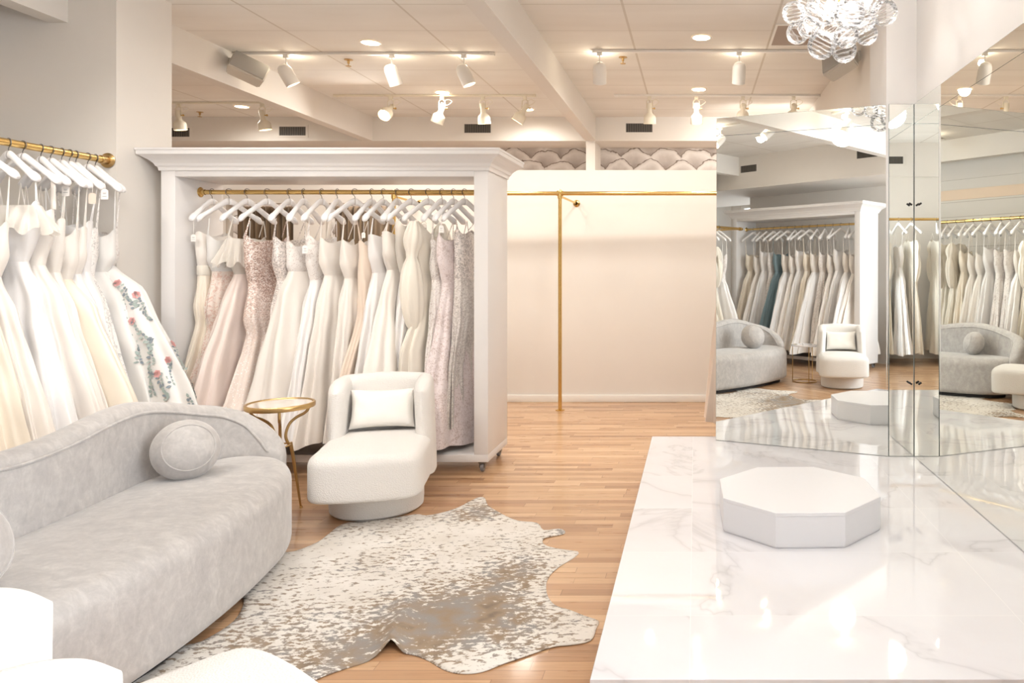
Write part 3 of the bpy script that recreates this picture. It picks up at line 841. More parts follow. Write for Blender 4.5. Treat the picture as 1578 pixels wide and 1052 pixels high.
# gowns on the rolling rack: hanger direction points to the camera (local +x -> world -y)
T0 = 0
def rz_front(d=0): return -PI/2+R(d)
RZ = RRZ
rackg = [
 # px, yaw, spec, mats, kwargs, label, hanger label
 (327, 8, st('trumpet', 1.64, 1.37, .28, .46, .30, 1, bust=.15, wwaist=.12, neckline='flat', th=.07), 'champagne', 'ivory', dict(band='cream', straps=0), 'champagne satin sheath gown with cream waist band, leftmost on the rolling rack'),
 (353, -6, st('trumpet', 1.60, 1.36, .24, .50, .3, 2, bust=.17), 'blushlace', 'palegrey', dict(), 'blush lace gown with white floral appliques beside the champagne sheath'),
 (381, 6, st('a', 1.60, 1.34, .22, .66, .3, 3, bust=.2, fold=.035), 'blush', 'tulle', dict(ruffle=1.0), 'pale blush tulle gown with a sheer off-shoulder ruffle'),
 (412, -3, st('trumpet', 1.60, 1.28, .2, .56, .3, 4, bust=.2, wwaist=.16, neck=.05), 'rosefade', 'rose', dict(), 'rose gold sequined strapless gown fading to pale pearl beads'),
 (446, 5, st('trumpet', 1.59, 1.30, .18, .50, .3, 5, bust=.17), 'frost', 'silver', dict(), 'silver sequined strapless gown with frosted lace skirt'),
 (468, -4, st('ball', 1.56, 1.36, .22, .50, .4, 6, bust=.15, th=.17, folds=6, fold=.035, drift=-.02), 'ivory', 'whitelace', dict(), 'wide plain ivory ball gown behind the brass side table'),
 (496, 5, st('a', 1.60, 1.30, .2, .44, .35, 7, bust=.17, th=.06), 'white', 'whitelace', dict(), 'ivory gown with square lace bodice on thin loops'),
 (520, -4, st('a', 1.585, 1.33, .2, .42, .35, 8, bust=.17, th=.07), 'ivory', None, dict(straps=2), 'ivory satin gown with plain square strapless bodice'),
 (547, 6, st('a', 1.57, 1.31, .22, .40, .35, 9, bust=.17, th=.06), 'ivory', 'ivory', dict(), 'ivory strapless gown with pointed sweetheart bodice'),
 (573, -6, st('slim', 1.565, 1.30, .24, .34, .3, 10, bust=.12, th=.045), 'peach', None, dict(), 'slim peach satin gown with a row of back buttons'),
 (591, 4, st('a', 1.62, 1.35, .22, .46, .4, 11, bust=.18, th=.07, neckline='slant', neck=.08), 'white', None, dict(), 'smooth white gown with one pointed shoulder, left of the widest satin gown'),
 (612, 8, st('a', 1.64, 1.37, .2, .66, .4, 12, bust=.21, th=.15, folds=7, fold=.045, neckline='v', neck=.05), 'ivory', None, dict(straps=2), 'widest ivory satin A-line gown above the swivel chair back'),
 (634, 2, st('slim', 1.70, 1.32, .3, .35, .3, 13, bust=.2, th=.05), 'white', 'tulle', dict(straps=2), 'white gown with a puffed organza shoulder, squeezed beside the cream sleeves'),
 (660, -5, st('slim', 1.72, 1.34, .42, .36, .35, 14, bust=.15, th=.07, neckline='v', neck=.12, fold=.03), 'cream', None, dict(straps=0, sleeve=dict(kind='puff', len=.76, r=.085, out=.7)), 'cream chiffon gown with long balloon sleeves'),
 (681, 3, st('slim', 1.57, 1.30, .20, .32, .3, 15, bust=.15, th=.05), 'whitelace', 'greylace', dict(), 'slim beaded grey lace gown half hidden behind the balloon sleeves'),
 (699, -3, st('slim', 1.60, 1.28, .16, .42, .3, 16, bust=.20, th=.12, folds=8), 'pinklace', None, dict(), 'pale pink allover lace sheath gown near the right panel of the rack'),
 (716, 2, st('slim', 1.65, 1.30, .3, .24, .24, 17, bust=.13, th=.03), 'greylace', 'silver', dict(straps=2), 'grey beaded strappy gown pressed against the right panel of the rack'),
]
for px, yaw, s, m1, m2, kw, lab in rackg:
    x = X(px, RR)
    gown(lab, x, RR, rz_front(-8+yaw), s, m1, m2, 'gowns on the rolling rack', rodz=RZ, **kw)
    short = lab.split(',')[0]
    hanger(x, RR, RZ, rz_front(random.Random(px).uniform(-36, -2)), 'white hanger of the '+' '.join(short.split()[:11]), 'hangers on the rolling rack')

# gowns on the left wall rail: hanger direction points into the room (+x)
def YL(px): return 3.77*F/(PX-px)
leftg = [
 (147, -2, st('ball', 1.62, 1.40, .12, 1.06, .22, 31, bust=.16, th=.06, drift=-.09, folds=7, fold=.04), 'palegrey', 'whitelace', dict(floral=22), 'sheer white gown with scattered pink and green flower sprigs, next to the rolling rack'),
 (135, 4, st('ball', 1.61, 1.36, .12, .74, .3, 32, bust=.18, th=.08, fold=.04, drift=-.05), 'palegrey', 'palegrey', dict(floral=30), 'pale grey tulle gown with dense rose and leaf embroidery'),
 (117, -4, st('a', 1.62, 1.33, .12, .58, .5, 33, bust=.15, th=.08, fold=.035), 'shaggy', 'shaggy', dict(), 'pale gown covered in feathery petal appliques'),
 (107, 3, st('a', 1.66, 1.36, .12, .52, .5, 34, bust=.14, th=.06), 'white', 'white', dict(), 'narrow white satin gown with thin straps behind the cream A-line'),
 (95, -3, st('a', 1.62, 1.35, .12, .60, .5, 35, bust=.17, th=.08), 'white', 'ivory', dict(), 'white satin gown with low scooped bodice and price tag'),
 (78, 3, st('ball', 1.60, 1.32, .12, .72, .5, 36, bust=.17, th=.12, folds=5, fold=.05), 'champagne', 'ivory', dict(), 'champagne A-line gown with flat panelled skirt left of the floral gowns'),
 (63, -5, st('a', 1.66, 1.36, .12, .60, .5, 37, bust=.16, th=.09, fold=.04), 'ivory', 'ivory', dict(), 'ivory crepe gown with thin spaghetti straps'),
 (35, 4, st('a', 1.72, 1.40, .12, .66, .5, 38, bust=.18, th=.1, fold=.05, neckline='v', neck=.1, wide=.014), 'ivory', 'ivory', dict(), 'ivory satin gown with plunging halter neckline'),
 (13, -4, st('a', 1.74, 1.42, .12, .62, .5, 39, bust=.2, th=.12, fold=.05), 'white', 'white', dict(ruffle=.6, straps=2), 'white gown with a folded off-shoulder collar at the left edge'),
]
for px, yaw, s, m1, m2, kw, lab in leftg:
    y = YL(px)
    gown(lab, -3.77, y, R(yaw-8), s, m1, m2, 'gowns on the left wall rail', rodz=LZ, **kw)
    hanger(-3.77, y, LZ, R(yaw*1.4-14), 'white hanger of the '+' '.join(lab.split(',')[0].split()[:11]), 'hangers on the left wall rail')
ORD = ['first', 'second', 'third', 'fourth', 'fifth', 'sixth', 'seventh', 'eighth', 'ninth', 'tenth', 'eleventh', 'twelfth', 'thirteenth', 'fourteenth', 'fifteenth', 'sixteenth', 'seventeenth', 'eighteenth', 'nineteenth', 'twentieth', 'twenty-first', 'twenty-second', 'twenty-third', 'twenty-fourth', 'twenty-fifth', 'twenty-sixth']
rn = random.Random(5)
protos = {}
def copy_thing(root, loc, rz, label, group):
    r = root.copy(); C.objects.link(r); r.location = loc; r.rotation_euler = (0, 0, rz); r['label'] = label; r['group'] = group
    for ch in list(root.children):
        c = ch.copy(); C.objects.link(c); c.parent = r
    return r
def mirror_gown(key, loc, rz, label, group, rodz):
    """gowns seen in the mirrors: a few patterns, repeated"""
    shape, r_, l_, m1, m2, kw, top, waist = key
    kk = (shape, m1, m2, top, group)
    if kk in protos: return copy_thing(protos[kk], loc, rz, label, group)
    s = st(shape, rodz-top, rodz-waist, .16 if rodz < 2.1 else .2, r_, l_, len(protos)+60, bust=.17, th=.09, fold=.04)
    g = gown(label, loc[0], loc[1], rz, s, m1, m2, group, rodz=rodz, **kw); protos[kk] = g
    return g
colour = {'ivory': 'ivory', 'white': 'white', 'champagne': 'champagne', 'cream': 'cream', 'whitelace': 'white lace', 'blush': 'blush', 'teal': 'slate teal', 'pinklace': 'pale pink lace'}
kinds = [('a', .55, .45, 'ivory', None, {}, .46, .74), ('a', .5, .45, 'white', None, {}, .38, .70), ('slim', .34, .3, 'whitelace', None, {}, .42, .72), ('ball', .6, .5, 'white', 'ivory', {}, .44, .72), ('slim', .36, .3, 'cream', None, dict(sleeve=dict(kind='puff', len=.6, r=.06)), .30, .68), ('a', .5, .45, 'champagne', None, {}, .42, .70)]
y = 3.86; i = 0
nl = 24
for i in range(nl):
    kk = kinds[(i*5+i//3) % len(kinds)]
    shp = {'a': 'A-line', 'slim': 'slim', 'ball': 'full-skirted'}[kk[0]]
    g = mirror_gown(kk, (-3.77, y, 0), R(rn.uniform(-10, 2)), '%s %s gown behind the sofa back, %s after the off-shoulder gown' % (colour[kk[3]], shp, ORD[i]), 'gowns on the left wall rail', LZ)
    hanger(-3.77, y, LZ, R(rn.uniform(-20, 0)), 'white hanger on the left rail, %s after the off-shoulder gown' % ORD[i], 'hangers on the left wall rail')
    y -= rn.uniform(.115, .145)
k2 = [kinds[5], kinds[0], kinds[1], kinds[2], ('a', .55, .4, 'teal', 'teal', {}, .42, .72), kinds[3], kinds[0], kinds[1], kinds[5], kinds[3], kinds[2], kinds[0], kinds[1], kinds[3], kinds[0]]
n2 = len(k2)
for i, kk in enumerate(k2):
    x = R2X0+.25+(R2X1-R2X0-.45)*i/(n2-1)
    rnk = ORD[i]; shp = {'a': 'A-line', 'slim': 'slim', 'ball': 'full-skirted'}[kk[0]]
    lab = '%s %s gown on the mirrored rolling rack, %s from its left in the mirror' % (colour[kk[3]], shp, rnk)
    mirror_gown(kk, (x, R2Y, 0), PI/2+R(rn.uniform(-8, 8)), lab, 'gowns on the mirrored rolling rack', 2.12)
    hanger(x, R2Y, 2.12, PI/2+R(rn.uniform(-25, 25)), 'white hanger on the mirrored rolling rack, %s from its left in the mirror' % rnk, 'hangers on the mirrored rolling rack')
for i in range(13):
    x = -1.55+.185*i
    if i == 6: continue
    kk = kinds[(i*3+1) % len(kinds)]; shp = {'a': 'A-line', 'slim': 'slim', 'ball': 'full-skirted'}[kk[0]]
    lab = '%s %s gown on the rail seen in the corner mirror, %s from its far end' % (colour[kk[3]], shp, ORD[i])
    mirror_gown(kk, (x, -1.0, 0), PI/2+R(rn.uniform(-8, 8)), lab, 'gowns on the rear rail', 2.08)
    hanger(x, -1.0, 2.08, PI/2+R(rn.uniform(-25, 25)), 'white hanger on the rail seen in the corner mirror, %s from its far end' % ORD[i], 'hangers on the rear rail')
# the blush hem peeping out behind the angled mirror
xg, yg = X(1107, 5.75), 5.75
gown('peach blush gown peeping out behind the left edge of the angled mirror', xg+.07, yg, 0, st('a', 1.5, 1.2, .2, .25, .17, 77, bust=.08, wwaist=.07, th=.1), 'peach', None, rodz=1.66, straps=0)
bm = bmesh.new(); tube(bm, [(0, 0, .004), (0, 0, 1.62)], .012, 10); tube(bm, [(-.08, 0, 1.62), (.08, 0, 1.62)], .012, 10); lathe(bm, [(0, 0), (.14, 0), (.13, .02), (.02, .035)], 24)
lathe(bm, [(.02, .0), (.075, 0.01), (.08, .2), (.065, .32), (0, .34)], 20, Matrix.Translation((0, 0, 1.17)))
o = obj('dress_form', bm, M['wood_leg'], loc=(xg+.07, yg, 0)); tag(o, 'tan dress form under the peach gown behind the angled mirror', 'dress form')

# price tags
def at(px, py, d): return (X(px, d), d, Zc(py, d))
price_tag(*at(298, 361, 5.02), 'white price tag dangling beside the champagne sheath gown')
price_tag(*at(470, 378, 5.0), 'white price tag on the bodice of the wide ivory ball gown', s=1.1)
price_tag(*at(680, 347, 5.0), 'white price tag above the beaded grey lace gown')
price_tag(*at(560, 358, 5.0), 'small white price tag above the slim peach gown', s=.75)
price_tag(*at(101, 285, 4.2), 'white price tag above the scooped white satin gown', s=1.25)
price_tag(*at(142, 297, 4.25), 'blank beige tag above the petal covered gown', mat='kraft', s=1.25)
price_tag(*at(161, 291, 4.35), 'white price tag above the rose embroidered gown', s=1.25)

# ------------------------------------------------------------------ swivel chair
def chair(label, x, y, rz, group):
    t = thing('swivel_chair', label, 'chair', (x, y, 0), rz, group)   # faces local -y
    bm = bmesh.new(); lathe(bm, [(0, .004), (.238, .004), (.252, .016), (.255, .06), (.255, .150)], 48)
    lathe(bm, [(.255, .150), (.2, .152), (0, .152)], 48)
    bmesh.ops.remove_doubles(bm, verts=bm.verts, dist=1e-4)
    obj('base', bm, M['boucle'], t)
    # seat: broad squared front, back and wings wrapped round the rear
    o_ = catmull([(-.287, -.20, 0), (-.285, -.33, 0), (-.235, -.405, 0), (-.1, -.43, 0), (.1, -.43, 0), (.235, -.405, 0), (.285, -.33, 0), (.287, -.20, 0), (.29, .0, 0), (.28, .24, 0), (.2, .31, 0), (0, .325, 0), (-.2, .31, 0), (-.28, .24, 0), (-.29, .0, 0)], 5, True)
    bm = bmesh.new(); rblock(bm, o_, .158, .405, .06, .025, crown=.02)
    obj('seat', bm, M['boucle'], t)
    path = catmull([(-.250, .02, .662), (-.252, .07, .704), (-.254, .14, .729), (-.252, .225, .735), (-.238, .275, .738), (-.19, .298, .741), (-.10, .305, .746), (0, .308, .749), (.10, .305, .746), (.19, .298, .741), (.238, .275, .738), (.252, .225, .735), (.254, .14, .729), (.252, .07, .704), (.250, .02, .662)], 5)
    bm = bmesh.new(); wall_sweep(bm, [(p.x, p.y, p.z) for p in path], .165, .10, lean=.02, endround=.085)
    obj('backrest', bm, M['boucle'], t)
    return t
CX, CY, CR_ = -1.845, 4.27, R(13)
chair('white boucle swivel chair with pillow in front of the rolling rack', CX, CY, CR_, 'swivel chairs')
def pillow(label, x, y, z, rz, w_, h_, t_, lean):
    bm = pillow_bm(w_, h_, t_)
    o = obj('throw_pillow', bm, K['pillow'], loc=(x, y, z)); o.rotation_euler = (lean, 0, rz)
    return tag(o, label, 'pillow')
K['pillow'] = plain('cream_pillow_linen', (242, 238, 232), .85, bstr=.3, bscale=180)
def on_chair(x, y, rz, fwd, up, label, seed=0):
    d = Vector((-math.sin(rz)*-1, -math.cos(rz), 0))
    d = Vector((math.sin(rz), -math.cos(rz), 0))
    pillow(label, x+d.x*fwd, y+d.y*fwd, up, rz, .37, .235, .12, R(-16))
on_chair(CX, CY, CR_, -.17, .545, 'cream rectangular pillow on the swivel chair by the rolling rack')
C2X, C2Y, C2R = -1.22, 1.50, PI+R(-37)
chair('white boucle swivel chair in the left foreground, seen from behind', C2X, C2Y, C2R, 'swivel chairs')
on_chair(C2X, C2Y, C2R, -.17, .545, 'cream rectangular pillow on the foreground swivel chair, seen in the mirror')

# ------------------------------------------------------------------ sofa
SY = 2.65
t = thing('curved_sofa', 'mottled grey velvet curved sofa with arched piped back', 'sofa', (-2.2, SY, 0))
off = Vector((2.2, -SY, 0))
def fx(y): return -1.80-.17*((y-2.6)/1.05)**2
out = []
for yy in (1.75, 2.0, 2.3, 2.6, 2.9, 3.2, 3.45): out.append((fx(yy), yy, 0))
out += [(-2.02, 3.68, 0), (-2.14, 3.80, 0), (-2.32, 3.83, 0), (-2.46, 3.72, 0), (-2.55, 3.4, 0), (-2.52, 3.0, 0), (-2.49, 2.65, 0), (-2.52, 2.3, 0), (-2.55, 1.9, 0), (-2.46, 1.58, 0), (-2.32, 1.47, 0), (-2.14, 1.50, 0), (-1.98, 1.60, 0)]
o_ = catmull(out, 6, True)
bm = bmesh.new(); rblock(bm, [(p.x+off.x, p.y+off.y) for p in o_], .042, .432, .085, .05, crown=.014)
obj('seat', bm, M['velvet'], t)
bm = bmesh.new(); c_ = sum(o_, Vector())/len(o_)
loft(bm, [[Vector((c_.x+(p.x-c_.x)*.78+off.x, c_.y+(p.y-c_.y)*.92+off.y, z)) for p in o_] for z in (.002, .045)])
obj('plinth', bm, M['dark'], t)['label'] = 'black recessed plinth'
half = [(-2.47, 2.65, .735), (-2.485, 2.9, .752), (-2.51, 3.1, .778), (-2.54, 3.32, .785), (-2.53, 3.52, .752), (-2.485, 3.68, .71), (-2.42, 3.80, .675), (-2.32, 3.865, .62), (-2.21, 3.87, .53), (-2.14, 3.84, .42)]
full = [(a, 2*SY-b, c) for a, b, c in half[:0:-1]]+half
path = catmull(full, 5)
bm = bmesh.new(); inner = wall_sweep(bm, [(p.x+off.x-.02, p.y+off.y, p.z) for p in path][::-1], .07, .13, lean=-.0, endround=.1)
obj('backrest', bm, M['velvet'], t)
bm = bmesh.new(); tube(bm, [p for p in inner[3:-3]], .0065, 8); obj('piping', bm, M['velvet'], t)
def ball(label, x, y, z, r, axis):
    tt = thing('round_pillow', label, 'pillow', (x, y, z))
    bm = bmesh.new(); pr = []
    for k in range(17):
        a = -PI/2+PI*k/16; pr.append((r*math.cos(a)**.8 if math.cos(a) > 0 else 0, r*.80*math.copysign(abs(math.sin(a))**1.15, math.sin(a))))
    lathe(bm, pr, 40, aim((0, 0, 0), axis)); bmesh.ops.remove_doubles(bm, verts=bm.verts, dist=1e-4)
    obj('cover', bm, M['velvet'], tt)
    for sgn in (1, -1):
        bm = bmesh.new(); q = Vector(axis).normalized()*r*.56*sgn; m_ = aim(q, axis)
        tube(bm, [m_ @ Vector((r*.745*math.cos(2*PI*k/40), r*.745*math.sin(2*PI*k/40), 0)) for k in range(41)], .003, 6, caps=False)
        obj('seam', bm, M['velvet'], tt)
ball('round grey velvet pillow at the far end of the sofa', -2.325, 3.36, .563, .136, (.75, -.8, .35))
ball('round grey velvet pillow at the near end of the sofa, cut by the left edge', -2.13, 2.10, .585, .155, (.75, .2, .3))

# ------------------------------------------------------------------ side tables
TX, TY = -2.352, 4.17
t = thing('side_table', 'small round brass side table with mirrored top and curved tripod legs', 'side table', (TX, TY, 0))
bm = bmesh.new(); lathe(bm, [(.0, .612), (.160, .612), (.163, .618), (.163, .6225), (0, .6235)], 48); obj('table_top', bm, M['table_glass'], t)
bm = bmesh.new(); lathe(bm, [(.160, .600), (.176, .600), (.179, .604), (.179, .624), (.176, .628), (.166, .628), (.163, .622), (.160, .600)], 56); obj('rim', bm, M['aged_brass'], t)
prof = [(.168, .602), (.163, .568), (.14, .546), (.095, .530), (.055, .502), (.035, .46), (.032, .425), (.045, .39), (.062, .372)]
for az in (-62, 58, 182):
    a = R(az); pts = catmull([(r*math.cos(a), r*math.sin(a), z) for r, z in prof], 5)
    bm = bmesh.new(); tube(bm, pts, [.0075]*len(pts), 10, flat=1.3)
    tube(bm, [(.058*math.cos(a), .058*math.sin(a), .392), (.075*math.cos(a), .075*math.sin(a), .30), (.118*math.cos(a), .118*math.sin(a), .008)], [.010, .009, .0055], 10)
    lathe(bm, [(0, 0), (.008, 0), (.009, .006), (.005, .012)], 12, Matrix.Translation((.12*math.cos(a), .12*math.sin(a), 0)))
    obj('leg', bm, M['aged_brass'], t)
bm = bmesh.new(); tube(bm, [(.05*math.cos(2*PI*k/30), .05*math.sin(2*PI*k/30), .385) for k in range(31)], .005, 8, caps=False); obj('ring', bm, M['aged_brass'], t)
t = thing('side_table', 'small marble topped side table with thin brass rods, seen in the angled mirror', 'side table', (-1.80, 1.46, 0))
bm = bmesh.new(); lathe(bm, [(0, .45), (.165, .45), (.168, .454), (.168, .466), (.165, .47), (0, .47)], 48); obj('table_top', bm, M['marble'], t)
bm = bmesh.new(); tube(bm, [(.155*math.cos(2*PI*k/40), .155*math.sin(2*PI*k/40), .006) for k in range(41)], .006, 8, caps=False); obj('base_ring', bm, M['aged_brass'], t)
for k in range(3):
    bm = bmesh.new(); a = k*2*PI/3+.6; tube(bm, [(.155*math.cos(a), .155*math.sin(a), .006), (.155*math.cos(a), .155*math.sin(a), .45)], .005, 8); obj('leg', bm, M['aged_brass'], t)

# ------------------------------------------------------------------ cowhide rug
cr = [(1143, 60), (1155, 88), (1200, 115), (1260, 140), (1325, 148), (1348, 172), (1400, 166), (1422, 175), (1412, 187), (1352, 200), (1348, 222), (1400, 238), (1466, 245), (1455, 265), (1400, 300), (1362, 340), (1358, 390), (1385, 430), (1440, 450), (1490, 470), (1538, 487), (1530, 515), (1512, 555), (1450, 570), (1380, 578), (1300, 605), (1200, 640), (1130, 665), (1060, 670), (1000, 655), (950, 625), (900, 606), (860, 600), (820, 582), (800, 592), (740, 625), (650, 655), (560, 690), (470, 745), (420, 800), (330, 850), (230, 830), (150, 790), (60, 770), (-60, 760), (-110, 730), (-90, 690), (-10, 655), (90, 580), (160, 560), (250, 505), (295, 455), (305, 410), (275, 372), (240, 350), (255, 325), (330, 302), (380, 303), (415, 290), (400, 278), (350, 278), (330, 262), (360, 250), (420, 247), (480, 245), (560, 215), (600, 185), (650, 150), (720, 142), (800, 135), (900, 118), (940, 122), (1000, 110), (1050, 95), (1095, 70), (1120, 58)]
pts = [FL(240+x*.4436, 740+y*.4436, .004) for x, y in cr]
def inside(x, y, P):
    c = False; n = len(P); j = n-1
    for i in range(n):
        if (P[i][1] > y) != (P[j][1] > y) and x < (P[j][0]-P[i][0])*(y-P[i][1])/(P[j][1]-P[i][1])+P[i][0]: c = not c
        j = i
    return c
sm_pts = [(p.x, p.y) for p in catmull([(a, b, 0) for a, b in pts], 3, True)]
from mathutils.geometry import delaunay_2d_cdt
vin = [Vector(p) for p in sm_pts]; nb = len(vin)
xs_ = [p[0] for p in sm_pts]; ys_ = [p[1] for p in sm_pts]
rr_ = random.Random(2); gx = min(xs_)
while gx < max(xs_):
    gy = min(ys_)
    while gy < max(ys_):
        if inside(gx, gy, sm_pts): vin.append(Vector((gx+rr_.uniform(-.004, .004), gy+rr_.uniform(-.004, .004))))
        gy += .035
    gx += .035
res = delaunay_2d_cdt(vin, [], [list(range(nb))], 1, 1e-5)
bm = bmesh.new()
ra, rb_ = Vector(FL(634, 905)), Vector(FL(603, 1000))
def rugz(v):
    t_ = max(0, min(1.25, (v-ra).dot(rb_-ra)/(rb_-ra).length_squared)); q = ra+(rb_-ra)*t_
    d = (v-q).length
    z = .002+.032*min(1, t_*1.1)*math.exp(-(d/.035)**2)
    z += .004*(noise.noise(Vector((v.x*6, v.y*6, 0)))+.7)
    return max(z, .0025)
vv = [bm.verts.new((p.x, p.y, rugz(p))) for p in res[0]]
for f_ in res[2]: bm.faces.new([vv[i] for i in f_])
o = obj('cowhide_rug', bm, M['cow']); tag(o, 'speckled white and taupe cowhide rug on the oak floor', 'rug')
md = o.modifiers.new('thickness', 'SOLIDIFY'); md.thickness = .004; md.offset = 1

# ------------------------------------------------------------------ ceiling fixtures
WARM = (1, .975, .93)
def spot(name, loc, d, power, ang=70, blend=.6, col=WARM, rad=.04):
    l = bpy.data.lights.new(name, 'SPOT'); l.energy = power; l.color = col; l.spot_size = R(ang); l.spot_blend = blend; l.shadow_soft_size = rad
    o = bpy.data.objects.new(name, l); C.objects.link(o); o.location = loc; o.rotation_euler = Vector(d).to_track_quat('-Z', 'Y').to_euler(); return o
def track(label, x0, x1, y, mat='white_metal'):
    t = thing('light_track', label, 'light track', ((x0+x1)/2, y, CZ))
    L = (x1-x0)/2
    bm = bmesh.new(); bx(bm, -L, L, -.018, .018, -.022, -.001, .003); obj('rail', bm, M[mat], t)
    bm = bmesh.new(); bx(bm, -L-.012, -L+.03, -.021, .021, -.026, -.001, .003); bx(bm, L-.03, L+.012, -.021, .021, -.026, -.001, .003); obj('end_cap', bm, M[mat], t)
def bullet(label, x, y, d, power=30, beam=None):
    """smooth capsule head on a short stem"""
    t = thing('track_spotlight', label, 'spotlight', (x, y, CZ-.022), 0, 'capsule spotlights')
    d = Vector(d).normalized(); c = Vector((0, 0, -.155))
    bm = bmesh.new(); bx(bm, -.022, .022, -.016, .016, -.03, 0, .004); obj('adapter', bm, M['white_metal'], t)
    bm = bmesh.new(); tube(bm, [(0, 0, -.03), (0, 0, -.115)], .007, 10); obj('stem', bm, M['white_metal'], t)
    bm = bmesh.new(); mt = aim(c-d*.075, d)
    lathe(bm, [(0, 0), (.025, .004), (.045, .018), (.056, .045), (.058, .08), (.058, .185), (.055, .187), (.052, .17), (.05, .12)], 28, mt)
    obj('head', bm, M['white_metal'], t)
    bm = bmesh.new(); lathe(bm, [(0, .118), (.05, .12)], 24, mt); obj('bulb', bm, M['lamp'], t)
    if beam: spot('spot_beam', Vector(t.location)+c+d*.13, d, power, beam, 1, rad=.1)
    else: spot('spot_beam', Vector(t.location)+c+d*.13, d, power, 165, 1, rad=.14)
    pl = bpy.data.lights.new('vent_spill', 'POINT'); pl.energy = .9; pl.color = (1, .88, .68); pl.shadow_soft_size = .03
    po = bpy.data.objects.new('vent_spill', pl); C.objects.link(po); po.location = Vector(t.location)+Vector((.0, .07, -.07))
def bell(label, x, y, d, power=30, lit=True):
    """older head: slim neck, wide can, wire yoke"""
    t = thing('track_spotlight', label, 'spotlight', (x, y, CZ-.022), 0, 'bell spotlights')
    d = Vector(d).normalized(); c = Vector((0, 0, -.13))
    bm = bmesh.new(); bx(bm, -.02, .02, -.016, .016, -.035, 0, .004); obj('adapter', bm, M['cream_metal'], t)
    sx = Vector((1, 0, 0))
    bm = bmesh.new()
    for s in (-1, 1): tube(bm, [(0, 0, -.03), (s*.032, 0, -.05), (s*.034, 0, -.13)], .005, 8)
    tube(bm, catmull([(.03, .01, -.04), (.07, .02, -.03), (.10, .02, -.055), (.06, .01, -.09), (.03, 0, -.10)], 6), .0025, 6)
    obj('yoke', bm, M['cream_metal'], t)
    bm = bmesh.new(); mt = aim(c-d*.06, d)
    lathe(bm, [(0, 0), (.024, .002), (.028, .01), (.028, .10), (.034, .115), (.060, .140), (.066, .155), (.068, .225), (.064, .226), (.06, .16)], 28, mt)
    obj('head', bm, M['cream_metal'], t)
    bm = bmesh.new(); tube(bm, [(.028, 0, -.13), (.055, 0, -.13)], .006, 10); tube(bm, [(.05, 0, -.13), (.06, 0, -.13)], .011, 10); obj('knob', bm, M['brass'], t)
    bm = bmesh.new(); lathe(bm, [(0, .165), (.02, .175), (.045, .18), (.06, .165)], 24, mt); obj('bulb', bm, M['lamp'], t)
    if power: spot('spot_beam', Vector(t.location)+c+d*.18, d, power, 168, 1)
T1, T2, T3 = 6.42, 7.99, 6.35
track('front white track on the left of the ceiling, before the nearer three spotlights', X(250, T1), X(760, T1), T1)
track('rear white track between the beams above the rolling rack', X(516, T2), X(824, T2), T2, 'cream_metal')
track('front white track right of the long beam, beside the chandelier', X(915, T3), 1.34, T3)
track('rear white track right of the long beam', X(948, T2), X(1262, T2), T2)
track('track in the far left bay beyond the beam', X(200, 8.35), X(410, 8.35), 8.35, 'cream_metal')
PW = 22
bullet('capsule spotlight nearest the left speaker', X(441, T1), T1, (.35, .25, -.75), PW)
bullet('capsule spotlight left of the nearer recessed light', X(604, T1), T1, (.18, .30, -.75), PW)
bullet('capsule spotlight at the right end of the front left track', X(715, T1), T1, (.32, .1, -.75), PW)
bullet('capsule spotlight just right of the long beam', X(924, T3), T3, (-.05, .45, -.8), PW)
bullet('capsule spotlight left of the chandelier', X(1139, T3), T3, (-.02, .45, -.8), PW)
bell('bell spotlight with glowing face, leftmost on the rear left track', X(602, T2), T2, (-.1, -.75, -.6), PW)
bell('bell spotlight tilted left, second on the rear left track', X(681, T2), T2, (-.3, .1, -.7), PW)
bell('bell spotlight pointing straight down in front of a vent', X(744, T2), T2, (.05, .15, -.8), PW)
bell('bell spotlight tilted left at the end of the rear left track', X(809, T2), T2, (-.4, .0, -.65), PW)
bell('bell spotlight in front of the vent right of the long beam', X(1001, T2), T2, (0, .15, -.8), PW)
bell('bell spotlight below the farther right recessed light', X(1073, T2), T2, (.02, .3, -.8), PW)
bell('slim spotlight third on the rear right track', X(1145, T2), T2, (.02, .75, -.5), PW)
bell('slim spotlight at the wall end of the rear right track', X(1223, T2), T2, (.02, .75, -.5), PW)
bell('bell spotlight cut by the pier edge in the far left bay', X(275, 8.35), 8.35, (.05, .1, -.8), PW)
bell('bell spotlight beyond the left beam in the far bay', X(404, 8.35), 8.35, (.12, .1, -.75), PW)
track('white track overhead nearer than the frame, seen in the mirrors', -3.9, -1.5, 2.2)
track('white track above the platform, seen in the angled mirror', -1.1, 1.2, 1.9)
for i, (xx, yy, dd) in enumerate(((-3.5, 2.2, (.12, .68, -.62)), (-2.6, 2.2, (-.1, .66, -.62)), (-1.8, 2.2, (-.25, .66, -.62)), (-.9, 1.9, (-.2, .4, -.8)), (-.1, 1.9, (.2, .5, -.8)), (.8, 1.9, (.1, .6, -.8)))):
    bullet('capsule spotlight seen in the angled mirror, %s from its left wall end' % ORD[i], xx, yy, dd, 44 if xx < -1.5 else 22, 78 if xx < -1.5 else None)
def downlight(label, x, y, power=30):
    t = thing('recessed_light', label, 'ceiling light', (x, y, CZ), 0, 'recessed ceiling lights')
    bm = bmesh.new(); lathe(bm, [(.085, -.0005), (.085, -.004), (.078, -.006), (.07, -.003)], 32); obj('trim_ring', bm, M['white_metal'], t)
    bm = bmesh.new(); lathe(bm, [(.072, -.0025), (0, -.003)], 32); obj('lens', bm, M['lamp'], t)
    spot('downlight_beam', (x, y, CZ-.012), (0, 0, -1), power, 172, 1, (1, .985, .95), .06)
downlight('recessed round light nearer the camera, left of the long beam', X(571, 6.14), 6.14)
